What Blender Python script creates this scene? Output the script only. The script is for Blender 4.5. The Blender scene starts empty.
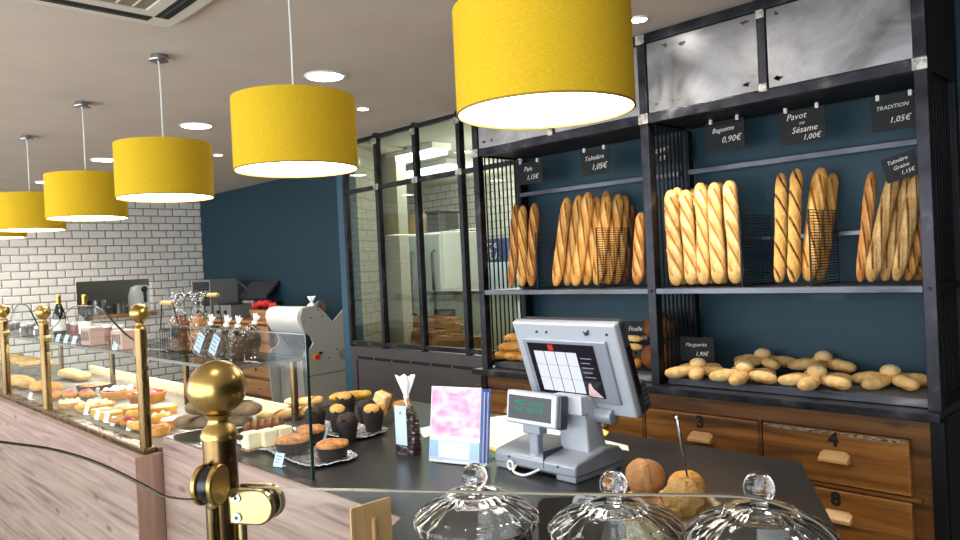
import bpy, bmesh, math, random
from math import sin, cos, pi, sqrt, radians
from mathutils import Vector, Matrix

random.seed(7)
scene = bpy.context.scene
LINK = scene.collection.objects.link
V = Vector
FLOOR = -.13

# ------------------------------------------------------------------ camera
EYE = V((0, 0, 1.62)); F_PX = 745.0
YAW, PITCH, ROLL = radians(44.0), radians(0.42), 0.047
f0 = V((-cos(YAW), sin(YAW), 0)); r0 = V((sin(YAW), cos(YAW), 0)); up = V((0, 0, 1))
CF = f0 * cos(PITCH) - up * sin(PITCH)
u1 = up * cos(PITCH) + f0 * sin(PITCH)
CR = r0 * cos(ROLL) - u1 * sin(ROLL)
CU = u1 * cos(ROLL) + r0 * sin(ROLL)

def ray(px, py):
    return CF + CR * ((px - 480) / F_PX) + CU * ((270 - py) / F_PX)

def at(px, py, X=None, Y=None, Z=None, D=None):
    """world point that the photograph shows at a pixel, on a known plane of the room"""
    d = ray(px, py)
    if X is not None: k = (X - EYE.x) / d.x
    elif Y is not None: k = (Y - EYE.y) / d.y
    elif Z is not None: k = (Z - EYE.z) / d.z
    else: k = D
    return EYE + d * k

cam_d = bpy.data.cameras.new('camera')
cam = bpy.data.objects.new('camera', cam_d); LINK(cam)
cam_d.sensor_width = 36; cam_d.lens = F_PX / 960 * 36; cam_d.clip_start = 0.02
mw = Matrix((CR, CU, -CF)).transposed().to_4x4(); mw.translation = EYE
cam.matrix_world = mw
scene.camera = cam
scene.view_settings.view_transform = 'Standard'
scene.view_settings.look = 'None'
scene.view_settings.gamma = 1
scene.view_settings.use_curve_mapping = False
scene.view_settings.exposure = 0.76
scene.cycles.transparent_max_bounces = 32
scene.cycles.max_bounces = 14

# ------------------------------------------------------------------ materials
def C(r, g, b):
    f = lambda c: (c / 255 / 12.92) if c <= 10.3 else ((c / 255 + 0.055) / 1.055) ** 2.4
    return (f(r), f(g), f(b), 1)

def _mat(name):
    m = bpy.data.materials.new(name); m.use_nodes = True
    nt = m.node_tree
    return m, nt, nt.nodes['Principled BSDF'], nt.nodes['Material Output']

def plain(name, col, rough=.5, metal=0., spec=.5, coat=0., emit=None, trans=0., sheen=0.):
    m, nt, b, o = _mat(name)
    b.inputs['Base Color'].default_value = col
    b.inputs['Roughness'].default_value = rough
    b.inputs['Metallic'].default_value = metal
    b.inputs['Specular IOR Level'].default_value = spec
    b.inputs['Coat Weight'].default_value = coat
    b.inputs['Sheen Weight'].default_value = sheen
    b.inputs['Transmission Weight'].default_value = trans
    if emit:
        b.inputs['Emission Color'].default_value = emit[0]; b.inputs['Emission Strength'].default_value = emit[1]
    return m

def noisy(name, stops, scale=(8, 8, 8), detail=4, rough=(.5, .5), metal=0., bump=0., bscale=None, spec=.5, coat=0., distort=0., nrough=.55, attr=None, nscale=1.0):
    """noise driven colour; stops = [(pos, colour), ...]"""
    m, nt, b, o = _mat(name); N = nt.nodes; L = nt.links
    tc = N.new('ShaderNodeTexCoord'); mp = N.new('ShaderNodeMapping'); mp.inputs['Scale'].default_value = scale
    L.new(tc.outputs['Object'], mp.inputs['Vector'])
    nz = N.new('ShaderNodeTexNoise'); nz.inputs['Scale'].default_value = nscale; nz.inputs['Detail'].default_value = detail
    nz.inputs['Roughness'].default_value = nrough; nz.inputs['Distortion'].default_value = distort
    L.new(mp.outputs['Vector'], nz.inputs['Vector'])
    rp = N.new('ShaderNodeValToRGB'); e = rp.color_ramp.elements
    e[0].position, e[0].color = stops[0]; e[1].position, e[1].color = stops[-1]
    for p, c in stops[1:-1]:
        q = e.new(p); q.color = c
    fac = nz.outputs['Fac']
    if attr:
        va = N.new('ShaderNodeVertexColor'); va.layer_name = 'tone'
        mx = N.new('ShaderNodeMath'); mx.operation = 'MULTIPLY_ADD'; mx.inputs[1].default_value = attr
        sb = N.new('ShaderNodeMath'); sb.operation = 'SUBTRACT'; sb.inputs[1].default_value = .5
        sp = N.new('ShaderNodeSeparateColor'); L.new(va.outputs['Color'], sp.inputs['Color'])
        na = N.new('ShaderNodeMath'); na.operation = 'MULTIPLY_ADD'; na.inputs[1].default_value = .40; na.inputs[2].default_value = .30; L.new(fac, na.inputs[0]); fac = na.outputs[0]
        L.new(sp.outputs['Red'], sb.inputs[0]); L.new(sb.outputs[0], mx.inputs[0]); L.new(fac, mx.inputs[2])
        fac = mx.outputs[0]
    L.new(fac, rp.inputs['Fac']); L.new(rp.outputs['Color'], b.inputs['Base Color'])
    if rough[0] != rough[1]:
        mr = N.new('ShaderNodeMapRange'); mr.inputs['To Min'].default_value = rough[0]; mr.inputs['To Max'].default_value = rough[1]
        mr.inputs['From Min'].default_value = .3; mr.inputs['From Max'].default_value = .7
        L.new(nz.outputs['Fac'], mr.inputs['Value']); L.new(mr.outputs['Result'], b.inputs['Roughness'])
    else: b.inputs['Roughness'].default_value = rough[0]
    b.inputs['Metallic'].default_value = metal; b.inputs['Specular IOR Level'].default_value = spec
    b.inputs['Coat Weight'].default_value = coat
    if bump:
        src = nz
        if bscale:
            src = N.new('ShaderNodeTexNoise'); src.inputs['Scale'].default_value = bscale; src.inputs['Detail'].default_value = 3
            L.new(tc.outputs['Object'], src.inputs['Vector'])
        bp = N.new('ShaderNodeBump'); bp.inputs['Strength'].default_value = bump; bp.inputs['Distance'].default_value = .01
        L.new(src.outputs['Fac'], bp.inputs['Height']); L.new(bp.outputs['Normal'], b.inputs['Normal'])
    return m

def glass_pane(name, tint=(.93, .97, .95, 1), refl=1.0, rough=.0):
    m, nt, b, o = _mat(name); N = nt.nodes; L = nt.links
    N.remove(b)
    tr = N.new('ShaderNodeBsdfTransparent'); tr.inputs['Color'].default_value = tint
    gl = N.new('ShaderNodeBsdfGlossy'); gl.inputs['Roughness'].default_value = rough
    lw = N.new('ShaderNodeLayerWeight'); lw.inputs['Blend'].default_value = .5
    pw = N.new('ShaderNodeMath'); pw.operation = 'POWER'; pw.inputs[1].default_value = 5
    mu = N.new('ShaderNodeMath'); mu.operation = 'MULTIPLY_ADD'; mu.inputs[1].default_value = .94 * refl; mu.inputs[2].default_value = .035 * refl; mu.use_clamp = True
    mx = N.new('ShaderNodeMixShader')
    L.new(lw.outputs['Facing'], pw.inputs[0]); L.new(pw.outputs[0], mu.inputs[0]); L.new(mu.outputs[0], mx.inputs['Fac'])
    L.new(tr.outputs[0], mx.inputs[1]); L.new(gl.outputs[0], mx.inputs[2]); L.new(mx.outputs[0], o.inputs['Surface'])
    return m

def film(name, tint, refl, rough, bscale, bump):
    """crinkled clear plastic wrap"""
    m = glass_pane(name, tint, refl, rough); nt = m.node_tree; N = nt.nodes; L = nt.links
    tc = N.new('ShaderNodeTexCoord'); vz = N.new('ShaderNodeTexVoronoi'); vz.inputs['Scale'].default_value = bscale
    L.new(tc.outputs['Object'], vz.inputs['Vector'])
    bp = N.new('ShaderNodeBump'); bp.inputs['Strength'].default_value = bump; bp.inputs['Distance'].default_value = .02
    L.new(vz.outputs['Distance'], bp.inputs['Height'])
    for n in N:
        if n.type in ('BSDF_GLOSSY', 'LAYER_WEIGHT'): L.new(bp.outputs['Normal'], n.inputs['Normal'])
    return m

def emitter(name, col, s):
    m, nt, b, o = _mat(name); N = nt.nodes
    N.remove(b); e = N.new('ShaderNodeEmission'); e.inputs['Color'].default_value = col; e.inputs['Strength'].default_value = s
    nt.links.new(e.outputs[0], o.inputs['Surface']); return m

def tiles(name, c1, c2, grout, w, h, axes, bump=.6, rough=.18, mortar=.006, off=.5, var=0.):
    """bevelled metro tiles; axes = which object axes run along and up the wall"""
    m, nt, b, o = _mat(name); N = nt.nodes; L = nt.links
    tc = N.new('ShaderNodeTexCoord'); sp = N.new('ShaderNodeSeparateXYZ'); cb = N.new('ShaderNodeCombineXYZ')
    L.new(tc.outputs['Object'], sp.inputs[0]); L.new(sp.outputs[axes[0]], cb.inputs[0]); L.new(sp.outputs[axes[1]], cb.inputs[1])
    def brick(mo, sm):
        br = N.new('ShaderNodeTexBrick'); br.offset = off
        br.inputs['Scale'].default_value = 1; br.inputs['Brick Width'].default_value = w; br.inputs['Row Height'].default_value = h
        br.inputs['Mortar Size'].default_value = mo; br.inputs['Mortar Smooth'].default_value = sm
        br.inputs['Color1'].default_value = c1; br.inputs['Color2'].default_value = c2; br.inputs['Mortar'].default_value = grout
        L.new(cb.outputs[0], br.inputs['Vector']); return br
    b1 = brick(mortar, .1); L.new(b1.outputs['Color'], b.inputs['Base Color'])
    b2 = brick(mortar + .012, 1.)
    inv = N.new('ShaderNodeMath'); inv.operation = 'SUBTRACT'; inv.inputs[0].default_value = 1; L.new(b2.outputs['Fac'], inv.inputs[1])
    bp = N.new('ShaderNodeBump'); bp.inputs['Strength'].default_value = bump; bp.inputs['Distance'].default_value = .012
    L.new(inv.outputs[0], bp.inputs['Height']); L.new(bp.outputs['Normal'], b.inputs['Normal'])
    b.inputs['Roughness'].default_value = rough
    return m

def wood(name, stops, along='X', ring=6., stretch=14., rough=.5, bump=.15, knots=True, coat=0.):
    """planed wood, grain running along one object axis"""
    m, nt, b, o = _mat(name); N = nt.nodes; L = nt.links
    tc = N.new('ShaderNodeTexCoord'); mp = N.new('ShaderNodeMapping')
    s = {'X': (1, stretch, stretch), 'Y': (stretch, 1, stretch), 'Z': (stretch, stretch, 1)}[along]
    mp.inputs['Scale'].default_value = s; L.new(tc.outputs['Object'], mp.inputs['Vector'])
    nz = N.new('ShaderNodeTexNoise'); nz.inputs['Scale'].default_value = 1.1; nz.inputs['Detail'].default_value = 7
    nz.inputs['Roughness'].default_value = .62; nz.inputs['Distortion'].default_value = .8
    L.new(mp.outputs[0], nz.inputs['Vector'])
    rp = N.new('ShaderNodeValToRGB'); e = rp.color_ramp.elements
    e[0].position, e[0].color = stops[0]; e[1].position, e[1].color = stops[-1]
    for p, c in stops[1:-1]:
        q = e.new(p); q.color = c
    L.new(nz.outputs['Fac'], rp.inputs['Fac'])
    out = rp.outputs['Color']
    if knots:
        mp2 = N.new('ShaderNodeMapping'); mp2.inputs['Scale'].default_value = [1.8 if q == 1 else 5. for q in s]
        L.new(tc.outputs['Object'], mp2.inputs['Vector'])
        vo = N.new('ShaderNodeTexVoronoi'); vo.inputs['Scale'].default_value = 1.6; vo.inputs['Randomness'].default_value = 1
        L.new(mp2.outputs[0], vo.inputs['Vector'])
        kr = N.new('ShaderNodeValToRGB'); k = kr.color_ramp.elements
        k[0].position = .04; k[0].color = (.28, .2, .16, 1); k[1].position = .16; k[1].color = (1, 1, 1, 1)
        L.new(vo.outputs['Distance'], kr.inputs['Fac'])
        mx = N.new('ShaderNodeMix'); mx.data_type = 'RGBA'; mx.blend_type = 'MULTIPLY'; mx.inputs['Factor'].default_value = .8
        L.new(out, mx.inputs['A']); L.new(kr.outputs['Color'], mx.inputs['B']); out = mx.outputs['Result']
    L.new(out, b.inputs['Base Color'])
    b.inputs['Roughness'].default_value = rough; b.inputs['Coat Weight'].default_value = coat
    bp = N.new('ShaderNodeBump'); bp.inputs['Strength'].default_value = bump; bp.inputs['Distance'].default_value = .004
    L.new(nz.outputs['Fac'], bp.inputs['Height']); L.new(bp.outputs['Normal'], b.inputs['Normal'])
    return m

M = {}
M['ceiling'] = noisy('ceiling paint', [(.3, C(194, 181, 168)), (.7, C(202, 190, 176))], scale=(3, 3, 3), rough=(.9, .9), bump=.03, bscale=60)
M['floor'] = noisy('floor tile', [(.3, C(120, 112, 104)), (.7, C(150, 142, 132))], scale=(2, 2, 2), rough=(.4, .5))
M['metro'] = tiles('white metro tiles', C(246, 243, 236), C(240, 237, 230), C(132, 124, 114), .2, .1, ('Y', 'Z'))
M['metro_k'] = tiles('kitchen metro tiles', C(172, 168, 152), C(168, 164, 150), C(140, 136, 124), .2, .1, ('Y', 'Z'), bump=.15)
M['metro_kb'] = tiles('kitchen back tiles', C(190, 190, 184), C(180, 180, 175), C(120, 118, 112), .2, .1, ('X', 'Z'), bump=.4)
M['blue'] = noisy('petrol blue paint', [(.3, C(15, 54, 69)), (.7, C(19, 60, 76))], scale=(2, 2, 2), rough=(.55, .6), bump=.04, bscale=90)
M['blue_l'] = plain('petrol blue gloss', C(40, 84, 108), .4)
M['black_wall'] = plain('black paint', C(22, 23, 27), .6)
M['kitchen_paint'] = plain('kitchen cream paint', C(180, 176, 162), .7)
M['steel_dark'] = noisy('blackened steel', [(.35, C(40, 40, 45)), (.6, C(60, 60, 66)), (.8, C(112, 110, 110))], scale=(9, 9, 9), detail=5, rough=(.28, .5), metal=.85)
M['steel_bar'] = plain('black steel bar', C(34, 34, 38), .45, .7)
M['steel_sheet'] = noisy('raw steel sheet', [(.26, C(96, 88, 82)), (.36, C(132, 131, 132)), (.60, C(164, 164, 168)), (.78, C(120, 118, 118))], scale=(3.2, 3.2, 4.2), detail=10, rough=(.30, .46), metal=.95, distort=.9, nrough=.6)
M['weld'] = noisy('ground weld', [(.35, C(130, 126, 122)), (.6, C(205, 200, 194))], scale=(40, 40, 40), rough=(.3, .5), metal=.85, bump=.3)
M['stain'] = plain('rust stain', C(84, 66, 54), .6, .4)
M['shelf_steel'] = noisy('worn steel edge', [(.35, C(74, 76, 84)), (.62, C(104, 106, 114)), (.8, C(160, 160, 164))], scale=(3, 12, 12), detail=6, rough=(.25, .4), metal=.8)
M['slab'] = noisy('dark waxed slab', [(.3, C(30, 30, 33)), (.7, C(48, 48, 52))], scale=(3, 14, 14), rough=(.3, .45))
M['slate'] = noisy('slate worktop', [(.3, C(34, 34, 37)), (.7, C(44, 44, 47))], scale=(5, 5, 5), detail=6, rough=(.29, .33))
M['pine'] = wood('old stained pine', [(.26, C(62, 36, 14)), (.48, C(138, 88, 36)), (.74, C(186, 128, 60))], 'X', stretch=16, rough=.42, coat=.15)
M['pine_d'] = wood('old stained pine frame', [(.28, C(60, 36, 15)), (.5, C(110, 70, 30)), (.72, C(142, 94, 44))], 'X', stretch=16, rough=.45)
M['handle_w'] = wood('pale wood handle', [(.3, C(188, 140, 84)), (.7, C(222, 182, 126))], 'X', stretch=12, rough=.5, knots=False)
M['oak'] = wood('pale pink oak laminate', [(.3, C(108, 86, 76)), (.46, C(150, 124, 112)), (.7, C(178, 152, 140))], 'X', stretch=26, rough=.6, bump=.05)
M['oak_y'] = wood('pale pink oak end', [(.3, C(120, 88, 76)), (.5, C(156, 122, 106)), (.7, C(178, 146, 130))], 'Z', stretch=9, rough=.45, bump=.05)
M['bamboo'] = wood('bamboo card', [(.3, C(178, 138, 88)), (.7, C(206, 168, 116))], 'Z', stretch=30, rough=.5, knots=False)
M['crate'] = wood('crate wood', [(.3, C(120, 78, 42)), (.5, C(168, 116, 66)), (.7, C(196, 146, 92))], 'X', stretch=14, rough=.6)
M['ink'] = plain('black ink', C(24, 16, 12), .8)
M['brass'] = noisy('polished brass', [(.3, C(168, 138, 78)), (.7, C(204, 174, 108))], scale=(7, 7, 7), detail=5, rough=(.24, .36), metal=1)
M['brass_d'] = noisy('aged brass', [(.3, C(92, 72, 50)), (.7, C(146, 120, 78))], scale=(10, 10, 3), detail=5, rough=(.2, .34), metal=1)
M['brass_p'] = plain('pale brass', C(186, 168, 118), .30, 1)
M['chrome'] = plain('chrome', C(210, 212, 216), .12, 1)
M['alu'] = plain('satin aluminium', C(190, 192, 196), .35, 1)
M['inox'] = plain('stainless steel', C(160, 160, 160), .3, 1)
M['pane'] = glass_pane('clear pane', (.96, .98, .97, 1), .30)
M['pane_k'] = glass_pane('old partition glass', (.86, .88, .82, 1), 1.2)
M['pane_edge'] = plain('dark glass edge', C(20, 44, 40), .1)
M['pane_rim'] = plain('bevelled glass rim', C(134, 124, 108), .2, .4)
M['wrap'] = film('clear wrap', (.93, .93, .93, 1), 2.4, .12, 42, .9)
M['jar'] = plain('jar glass', (1, 1, 1, 1), .02, trans=1.)
M['jar'].node_tree.nodes['Principled BSDF'].inputs['IOR'].default_value = 1.46
M['white'] = plain('white plastic', C(236, 236, 234), .35)
M['white_m'] = plain('matt white', C(238, 238, 236), .8)
M['paper'] = plain('white paper', C(244, 244, 242), .8)
M['ivory'] = plain('ivory paper', C(255, 253, 242), .8)
M['yellow_p'] = plain('yellow paper', C(248, 226, 110), .8)
M['tag_blue'] = plain('pale blue label', C(196, 214, 230), .7)
M['grey_pl'] = plain('silver grey plastic', C(150, 156, 166), .32, .25)
M['grey_lt'] = plain('light silver plastic', C(184, 189, 197), .3, .2)
M['grey_dk'] = plain('charcoal plastic', C(56, 58, 64), .4)
M['black'] = plain('black plastic', C(16, 16, 18), .35)
M['black_m'] = plain('matt black', C(18, 18, 20), .8)
M['chalk_b'] = noisy('chalkboard', [(.3, C(12, 13, 16)), (.7, C(22, 23, 27))], scale=(14, 14, 14), rough=(.65, .8))
M['chalk'] = plain('white chalk', C(238, 236, 230), .9)
M['screen'] = plain('black screen', C(30, 24, 34), .15)
M['vfd'] = emitter('display digits', (.1, .8, .62, 1), .35)
M['scr_w'] = emitter('screen white', (.84, .88, .95, 1), .62)
M['red'] = plain('red', C(206, 34, 26), .4)
M['red_b'] = noisy('glossy red wrap', [(.35, C(176, 16, 18)), (.65, C(232, 40, 36))], scale=(30, 30, 30), rough=(.2, .4))
M['orange'] = plain('orange', C(232, 92, 40), .4)
M['pink'] = noisy('pink print', [(.36, C(232, 130, 170)), (.5, C(240, 176, 204)), (.64, C(248, 222, 232))], scale=(16, 16, 22), detail=5, rough=(.35, .35))
M['blue_p'] = plain('blue print', C(64, 96, 176), .4)
M['lav'] = plain('lavender print', C(196, 204, 236), .4)
M['sky_p'] = plain('pale blue print', C(160, 190, 230), .4)
M['foil'] = noisy('silver foil', [(.3, C(190, 190, 192)), (.7, C(236, 236, 238))], scale=(60, 60, 60), rough=(.2, .4), metal=.85, bump=.5)
M['doily'] = noisy('white doily', [(.3, C(214, 214, 216)), (.7, C(248, 248, 248))], scale=(90, 90, 90), rough=(.4, .6), bump=.4)
M['rattan'] = noisy('cream rattan', [(.3, C(166, 146, 106)), (.7, C(226, 212, 174))], scale=(60, 60, 60), rough=(.6, .7), bump=.3)
M['wicker'] = noisy('brown wicker', [(.3, C(96, 58, 24)), (.7, C(176, 120, 64))], scale=(50, 50, 50), rough=(.6, .7), bump=.4)
M['bottle'] = plain('dark green glass', C(10, 26, 16), .06, spec=.6, coat=.5)
M['gold'] = plain('gold foil', C(206, 170, 90), .3, 1)
M['card_p'] = plain('rose carton', C(196, 158, 144), .7)
M['grey_tape'] = plain('stone grey', C(104, 100, 98), .6)

def crust(name, stops, attr=.85, bump=.45, scale=34):
    return noisy(name, stops, scale=(scale, scale, scale * .7), detail=6, rough=(.6, .75), bump=bump, bscale=90, attr=attr, spec=.3)
M['crust_pale'] = crust('pale golden crust', [(.12, C(170, 106, 46)), (.42, C(222, 170, 96)), (.66, C(238, 202, 138)), (.9, C(250, 232, 190))])
M['crust_gold'] = crust('golden crust', [(.12, C(146, 84, 30)), (.42, C(214, 150, 70)), (.66, C(234, 182, 104)), (.9, C(248, 218, 160))])
M['crust_brown'] = crust('brown crust', [(.12, C(104, 60, 26)), (.42, C(178, 116, 56)), (.66, C(210, 152, 84)), (.9, C(238, 200, 138))])
M['crust_dark'] = crust('dark brown crust', [(.12, C(56, 28, 12)), (.42, C(116, 66, 30)), (.66, C(160, 102, 54)), (.9, C(196, 148, 92))])
M['crust_poppy'] = crust('seeded dark crust', [(.12, C(22, 18, 18)), (.36, C(52, 38, 30)), (.52, C(206, 140, 58)), (.9, C(240, 190, 110))], attr=1.0)
M['crust_flour'] = crust('floury crust', [(.12, C(186, 120, 52)), (.40, C(226, 178, 106)), (.62, C(240, 208, 150)), (.9, C(250, 238, 214))])
M['crust_roll'] = crust('floury tan crust', [(.12, C(104, 64, 34)), (.42, C(168, 116, 68)), (.66, C(194, 144, 94)), (.9, C(232, 200, 158))])
M['bagged'] = crust('dark wrapped bread', [(.12, C(40, 24, 14)), (.42, C(82, 54, 36)), (.66, C(112, 78, 52)), (.9, C(150, 112, 80))])
M['crust_rye'] = crust('grey rye crust', [(.12, C(74, 54, 36)), (.42, C(124, 98, 70)), (.66, C(156, 128, 96)), (.9, C(190, 164, 130))])
M['crust_grain'] = crust('seedy crust', [(.12, C(110, 74, 36)), (.42, C(186, 142, 82)), (.66, C(212, 172, 112)), (.9, C(236, 206, 154))], bump=.9, scale=60)
M['crumb'] = noisy('bread crumb', [(.3, C(240, 210, 140)), (.7, C(250, 232, 180))], scale=(60, 60, 60), rough=(.8, .8), bump=.5)
M['choc'] = noisy('dark cake', [(.3, C(26, 14, 10)), (.7, C(52, 30, 22))], scale=(40, 40, 40), rough=(.55, .7), bump=.6)
M['cakecup'] = plain('dark paper cup', C(30, 20, 18), .75)
M['cookie'] = noisy('almond cake top', [(.3, C(134, 78, 34)), (.5, C(192, 126, 66)), (.7, C(222, 166, 100))], scale=(45, 45, 45), rough=(.6, .7), bump=.8)
M['cream_c'] = noisy('cream cake', [(.3, C(244, 228, 178)), (.7, C(252, 244, 216))], scale=(30, 30, 30), rough=(.5, .6), bump=.3)
M['pink_c'] = noisy('pink icing', [(.3, C(214, 60, 96)), (.7, C(242, 112, 146))], scale=(50, 50, 50), rough=(.4, .5), bump=.5)
M['berry'] = noisy('red berries', [(.3, C(112, 14, 20)), (.7, C(196, 40, 44))], scale=(50, 50, 50), rough=(.2, .3), bump=.8)
M['custard'] = noisy('custard yellow', [(.3, C(214, 150, 30)), (.7, C(244, 200, 84))], scale=(30, 30, 30), rough=(.35, .45), bump=.3)
M['meringue'] = noisy('meringue', [(.3, C(240, 234, 226)), (.7, C(252, 250, 246))], scale=(30, 30, 30), rough=(.6, .6), bump=.5)
M['coffee'] = noisy('dark pralines', [(.3, C(30, 12, 14)), (.7, C(74, 30, 34))], scale=(80, 80, 80), rough=(.4, .5), bump=.9)

def fabric():
    m, nt, b, o = _mat('yellow lamp fabric'); N = nt.nodes; L = nt.links
    tc = N.new('ShaderNodeTexCoord'); mp = N.new('ShaderNodeMapping'); mp.inputs['Scale'].default_value = (60, 60, 400)
    nz = N.new('ShaderNodeTexNoise'); nz.inputs['Scale'].default_value = 1.5; L.new(tc.outputs['Object'], mp.inputs[0]); L.new(mp.outputs[0], nz.inputs['Vector'])
    rp = N.new('ShaderNodeValToRGB'); rp.color_ramp.elements[0].color = C(222, 180, 28); rp.color_ramp.elements[1].color = C(238, 202, 54)
    rp.color_ramp.elements[0].position = .3; rp.color_ramp.elements[1].position = .7
    L.new(nz.outputs['Fac'], rp.inputs['Fac']); L.new(rp.outputs[0], b.inputs['Base Color'])
    b.inputs['Roughness'].default_value = .9; b.inputs['Specular IOR Level'].default_value = .2
    tl = N.new('ShaderNodeBsdfTranslucent'); L.new(rp.outputs[0], tl.inputs['Color'])
    mx = N.new('ShaderNodeMixShader'); mx.inputs['Fac'].default_value = .22
    L.new(b.outputs[0], mx.inputs[1]); L.new(tl.outputs[0], mx.inputs[2]); L.new(mx.outputs[0], o.inputs['Surface'])
    return m
M['shade'] = fabric()
M['shade_in'] = plain('white lamp lining', C(240, 236, 226), .8)
M['lamp_disc'] = emitter('pendant diffuser', (1, .93, .82, 1), 9.)
M['down_disc'] = emitter('downlight diffuser', (1, .94, .85, 1), 26.)
M['fluo'] = emitter('fluorescent tube', (.86, 1, .93, 1), 9.)

# ------------------------------------------------------------------ mesh builder
class MB:
    def __init__(s):
        s.v = []; s.f = []; s.t = None; s.cl = False
    def add(s, vs, fs):
        b = len(s.v); s.v += [V(p) for p in vs]; s.f += [tuple(b + i for i in f) for f in fs]; return s
    def box(s, x0, x1, y0, y1, z0, z1, m=None):
        vs = [V((x, y, z)) for x in (x0, x1) for y in (y0, y1) for z in (z0, z1)]
        if m is not None: vs = [m @ p for p in vs]
        return s.add(vs, [(0, 1, 3, 2), (4, 6, 7, 5), (0, 4, 5, 1), (2, 3, 7, 6), (0, 2, 6, 4), (1, 5, 7, 3)])
    def cbox(s, c, sx, sy, sz, m=None):
        c = V(c); R = m or Matrix.Identity(4)
        return s.box(-sx / 2, sx / 2, -sy / 2, sy / 2, -sz / 2, sz / 2, Matrix.Translation(c) @ R)
    def lathe(s, prof, c=(0, 0, 0), seg=24, m=None, flute=0, depth=0., close=False):
        c = V(c); vs = []; fs = []; rings = []
        for r, z in prof:
            if r < 1e-6:
                rings.append([len(vs)]); vs.append(V((0, 0, z)))
            else:
                ring = []
                for k in range(seg):
                    a = 2 * pi * k / seg; rr = r * (1 + (depth * cos(flute * a) if flute else 0))
                    ring.append(len(vs)); vs.append(V((rr * cos(a), rr * sin(a), z)))
                rings.append(ring)
        pairs = list(zip(rings, rings[1:]))
        if close: pairs.append((rings[-1], rings[0]))
        for A, B in pairs:
            for k in range(seg):
                k2 = (k + 1) % seg
                if len(A) == 1 and len(B) == 1: continue
                if len(A) == 1: fs.append((A[0], B[k], B[k2]))
                elif len(B) == 1: fs.append((A[k], A[k2], B[0]))
                else: fs.append((A[k], A[k2], B[k2], B[k]))
        if m is not None: vs = [m @ p for p in vs]
        return s.add([p + c for p in vs], fs)
    def cyl(s, p0, p1, r0, r1=None, seg=16):
        p0, p1 = V(p0), V(p1); r1 = r0 if r1 is None else r1
        d = p1 - p0; q = d.to_track_quat('Z', 'Y').to_matrix().to_4x4(); q.translation = p0
        return s.lathe([(0, 0), (r0, 0), (r1, d.length), (0, d.length)], (0, 0, 0), seg, q)
    def tube(s, pts, r, seg=8, radii=None, sq=None):
        pts = [V(p) for p in pts]; n = len(pts); vs = []; fs = []
        nrm = None
        for i, p in enumerate(pts):
            d = (pts[min(i + 1, n - 1)] - pts[max(i - 1, 0)]).normalized()
            if nrm is None:
                nrm = d.cross(V((0, 0, 1)))
                if nrm.length < 1e-3: nrm = d.cross(V((1, 0, 0)))
                nrm.normalize()
            else:
                nrm = (nrm - d * nrm.dot(d)).normalized()
            bn = d.cross(nrm); rr = radii[i] if radii else r
            for k in range(seg):
                a = 2 * pi * k / seg + (pi / 4 if seg == 4 else 0)
                vs.append(p + nrm * cos(a) * rr + bn * sin(a) * rr * (sq or 1))
        for i in range(n - 1):
            for k in range(seg):
                k2 = (k + 1) % seg
                fs.append((i * seg + k, i * seg + k2, (i + 1) * seg + k2, (i + 1) * seg + k))
        fs.append(tuple(range(seg))[::-1]); fs.append(tuple((n - 1) * seg + k for k in range(seg)))
        return s.add(vs, fs)
    def prism(s, poly, vec):
        """poly: list of 3D points of a planar outline, extruded by vec"""
        n = len(poly); poly = [V(p) for p in poly]; vec = V(vec)
        vs = poly + [p + vec for p in poly]
        fs = [tuple(range(n))[::-1], tuple(range(n, 2 * n))] + [(i, (i + 1) % n, n + (i + 1) % n, n + i) for i in range(n)]
        return s.add(vs, fs)
    def ball(s, c, r, sc=(1, 1, 1), seg=20, rings=12, m=None):
        prof = [(r * sin(pi * k / rings) * 1.0, -r * cos(pi * k / rings)) for k in range(rings + 1)]
        prof[0] = (0, -r); prof[-1] = (0, r)
        S = Matrix.Diagonal((*sc, 1))
        mm = (m @ S) if m is not None else S
        return s.lathe(prof, c, seg, mm)
    def quadp(s, a, b, c, d):
        return s.add([a, b, c, d], [(0, 1, 2, 3)])
    def xf(s, m):
        s.v = [m @ p for p in s.v]; return s
    def build(s, name, mat, parent=None, smooth=None, bevel=0., bseg=2, off=None, solid=0., subsurf=0):
        me = bpy.data.meshes.new(name)
        o_ = V(off) if off is not None else V((0, 0, 0))
        me.from_pydata([tuple(p - o_) for p in s.v], [], s.f); me.validate()
        bm = bmesh.new(); bm.from_mesh(me); bmesh.ops.recalc_face_normals(bm, faces=bm.faces); bm.to_mesh(me); bm.free()
        if s.t is not None and len(s.t) == len(me.vertices):
            ca = me.color_attributes.new('tone', 'FLOAT_COLOR', 'POINT')
            for i, q in enumerate(s.t): ca.data[i].color = (q, q, q, 1)
        if smooth is not None:
            for p in me.polygons: p.use_smooth = True
            if smooth < 180: me.set_sharp_from_angle(angle=radians(smooth))
        me.materials.append(mat)
        ob = bpy.data.objects.new(name, me); LINK(ob)
        if parent is not None: ob.parent = parent
        elif off is not None: ob.location = o_
        if bevel:
            md = ob.modifiers.new('bevel', 'BEVEL'); md.width = bevel; md.segments = bseg; md.limit_method = 'ANGLE'; md.angle_limit = radians(40)
        if solid:
            md = ob.modifiers.new('solid', 'SOLIDIFY'); md.thickness = solid; md.offset = 0
        if subsurf:
            md = ob.modifiers.new('sub', 'SUBSURF'); md.levels = subsurf; md.render_levels = subsurf
        return ob

def root(name, loc, label, cat, group=None, rz=0.):
    o = bpy.data.objects.new(name, None); LINK(o); o.location = loc; o.rotation_euler = (0, 0, rz); o.empty_display_size = .1
    return tag(o, label, cat, group)

def tag(o, label, cat, group=None):
    o['label'] = label; o['category'] = cat
    if group: o['group'] = group
    return o

def struct(o):
    o['kind'] = 'structure'; return o

def copy_tree(o, parent=None):
    c = o.copy(); LINK(c)
    if parent is not None: c.parent = parent
    for ch in list(o.children): copy_tree(ch, c)
    return c

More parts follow.
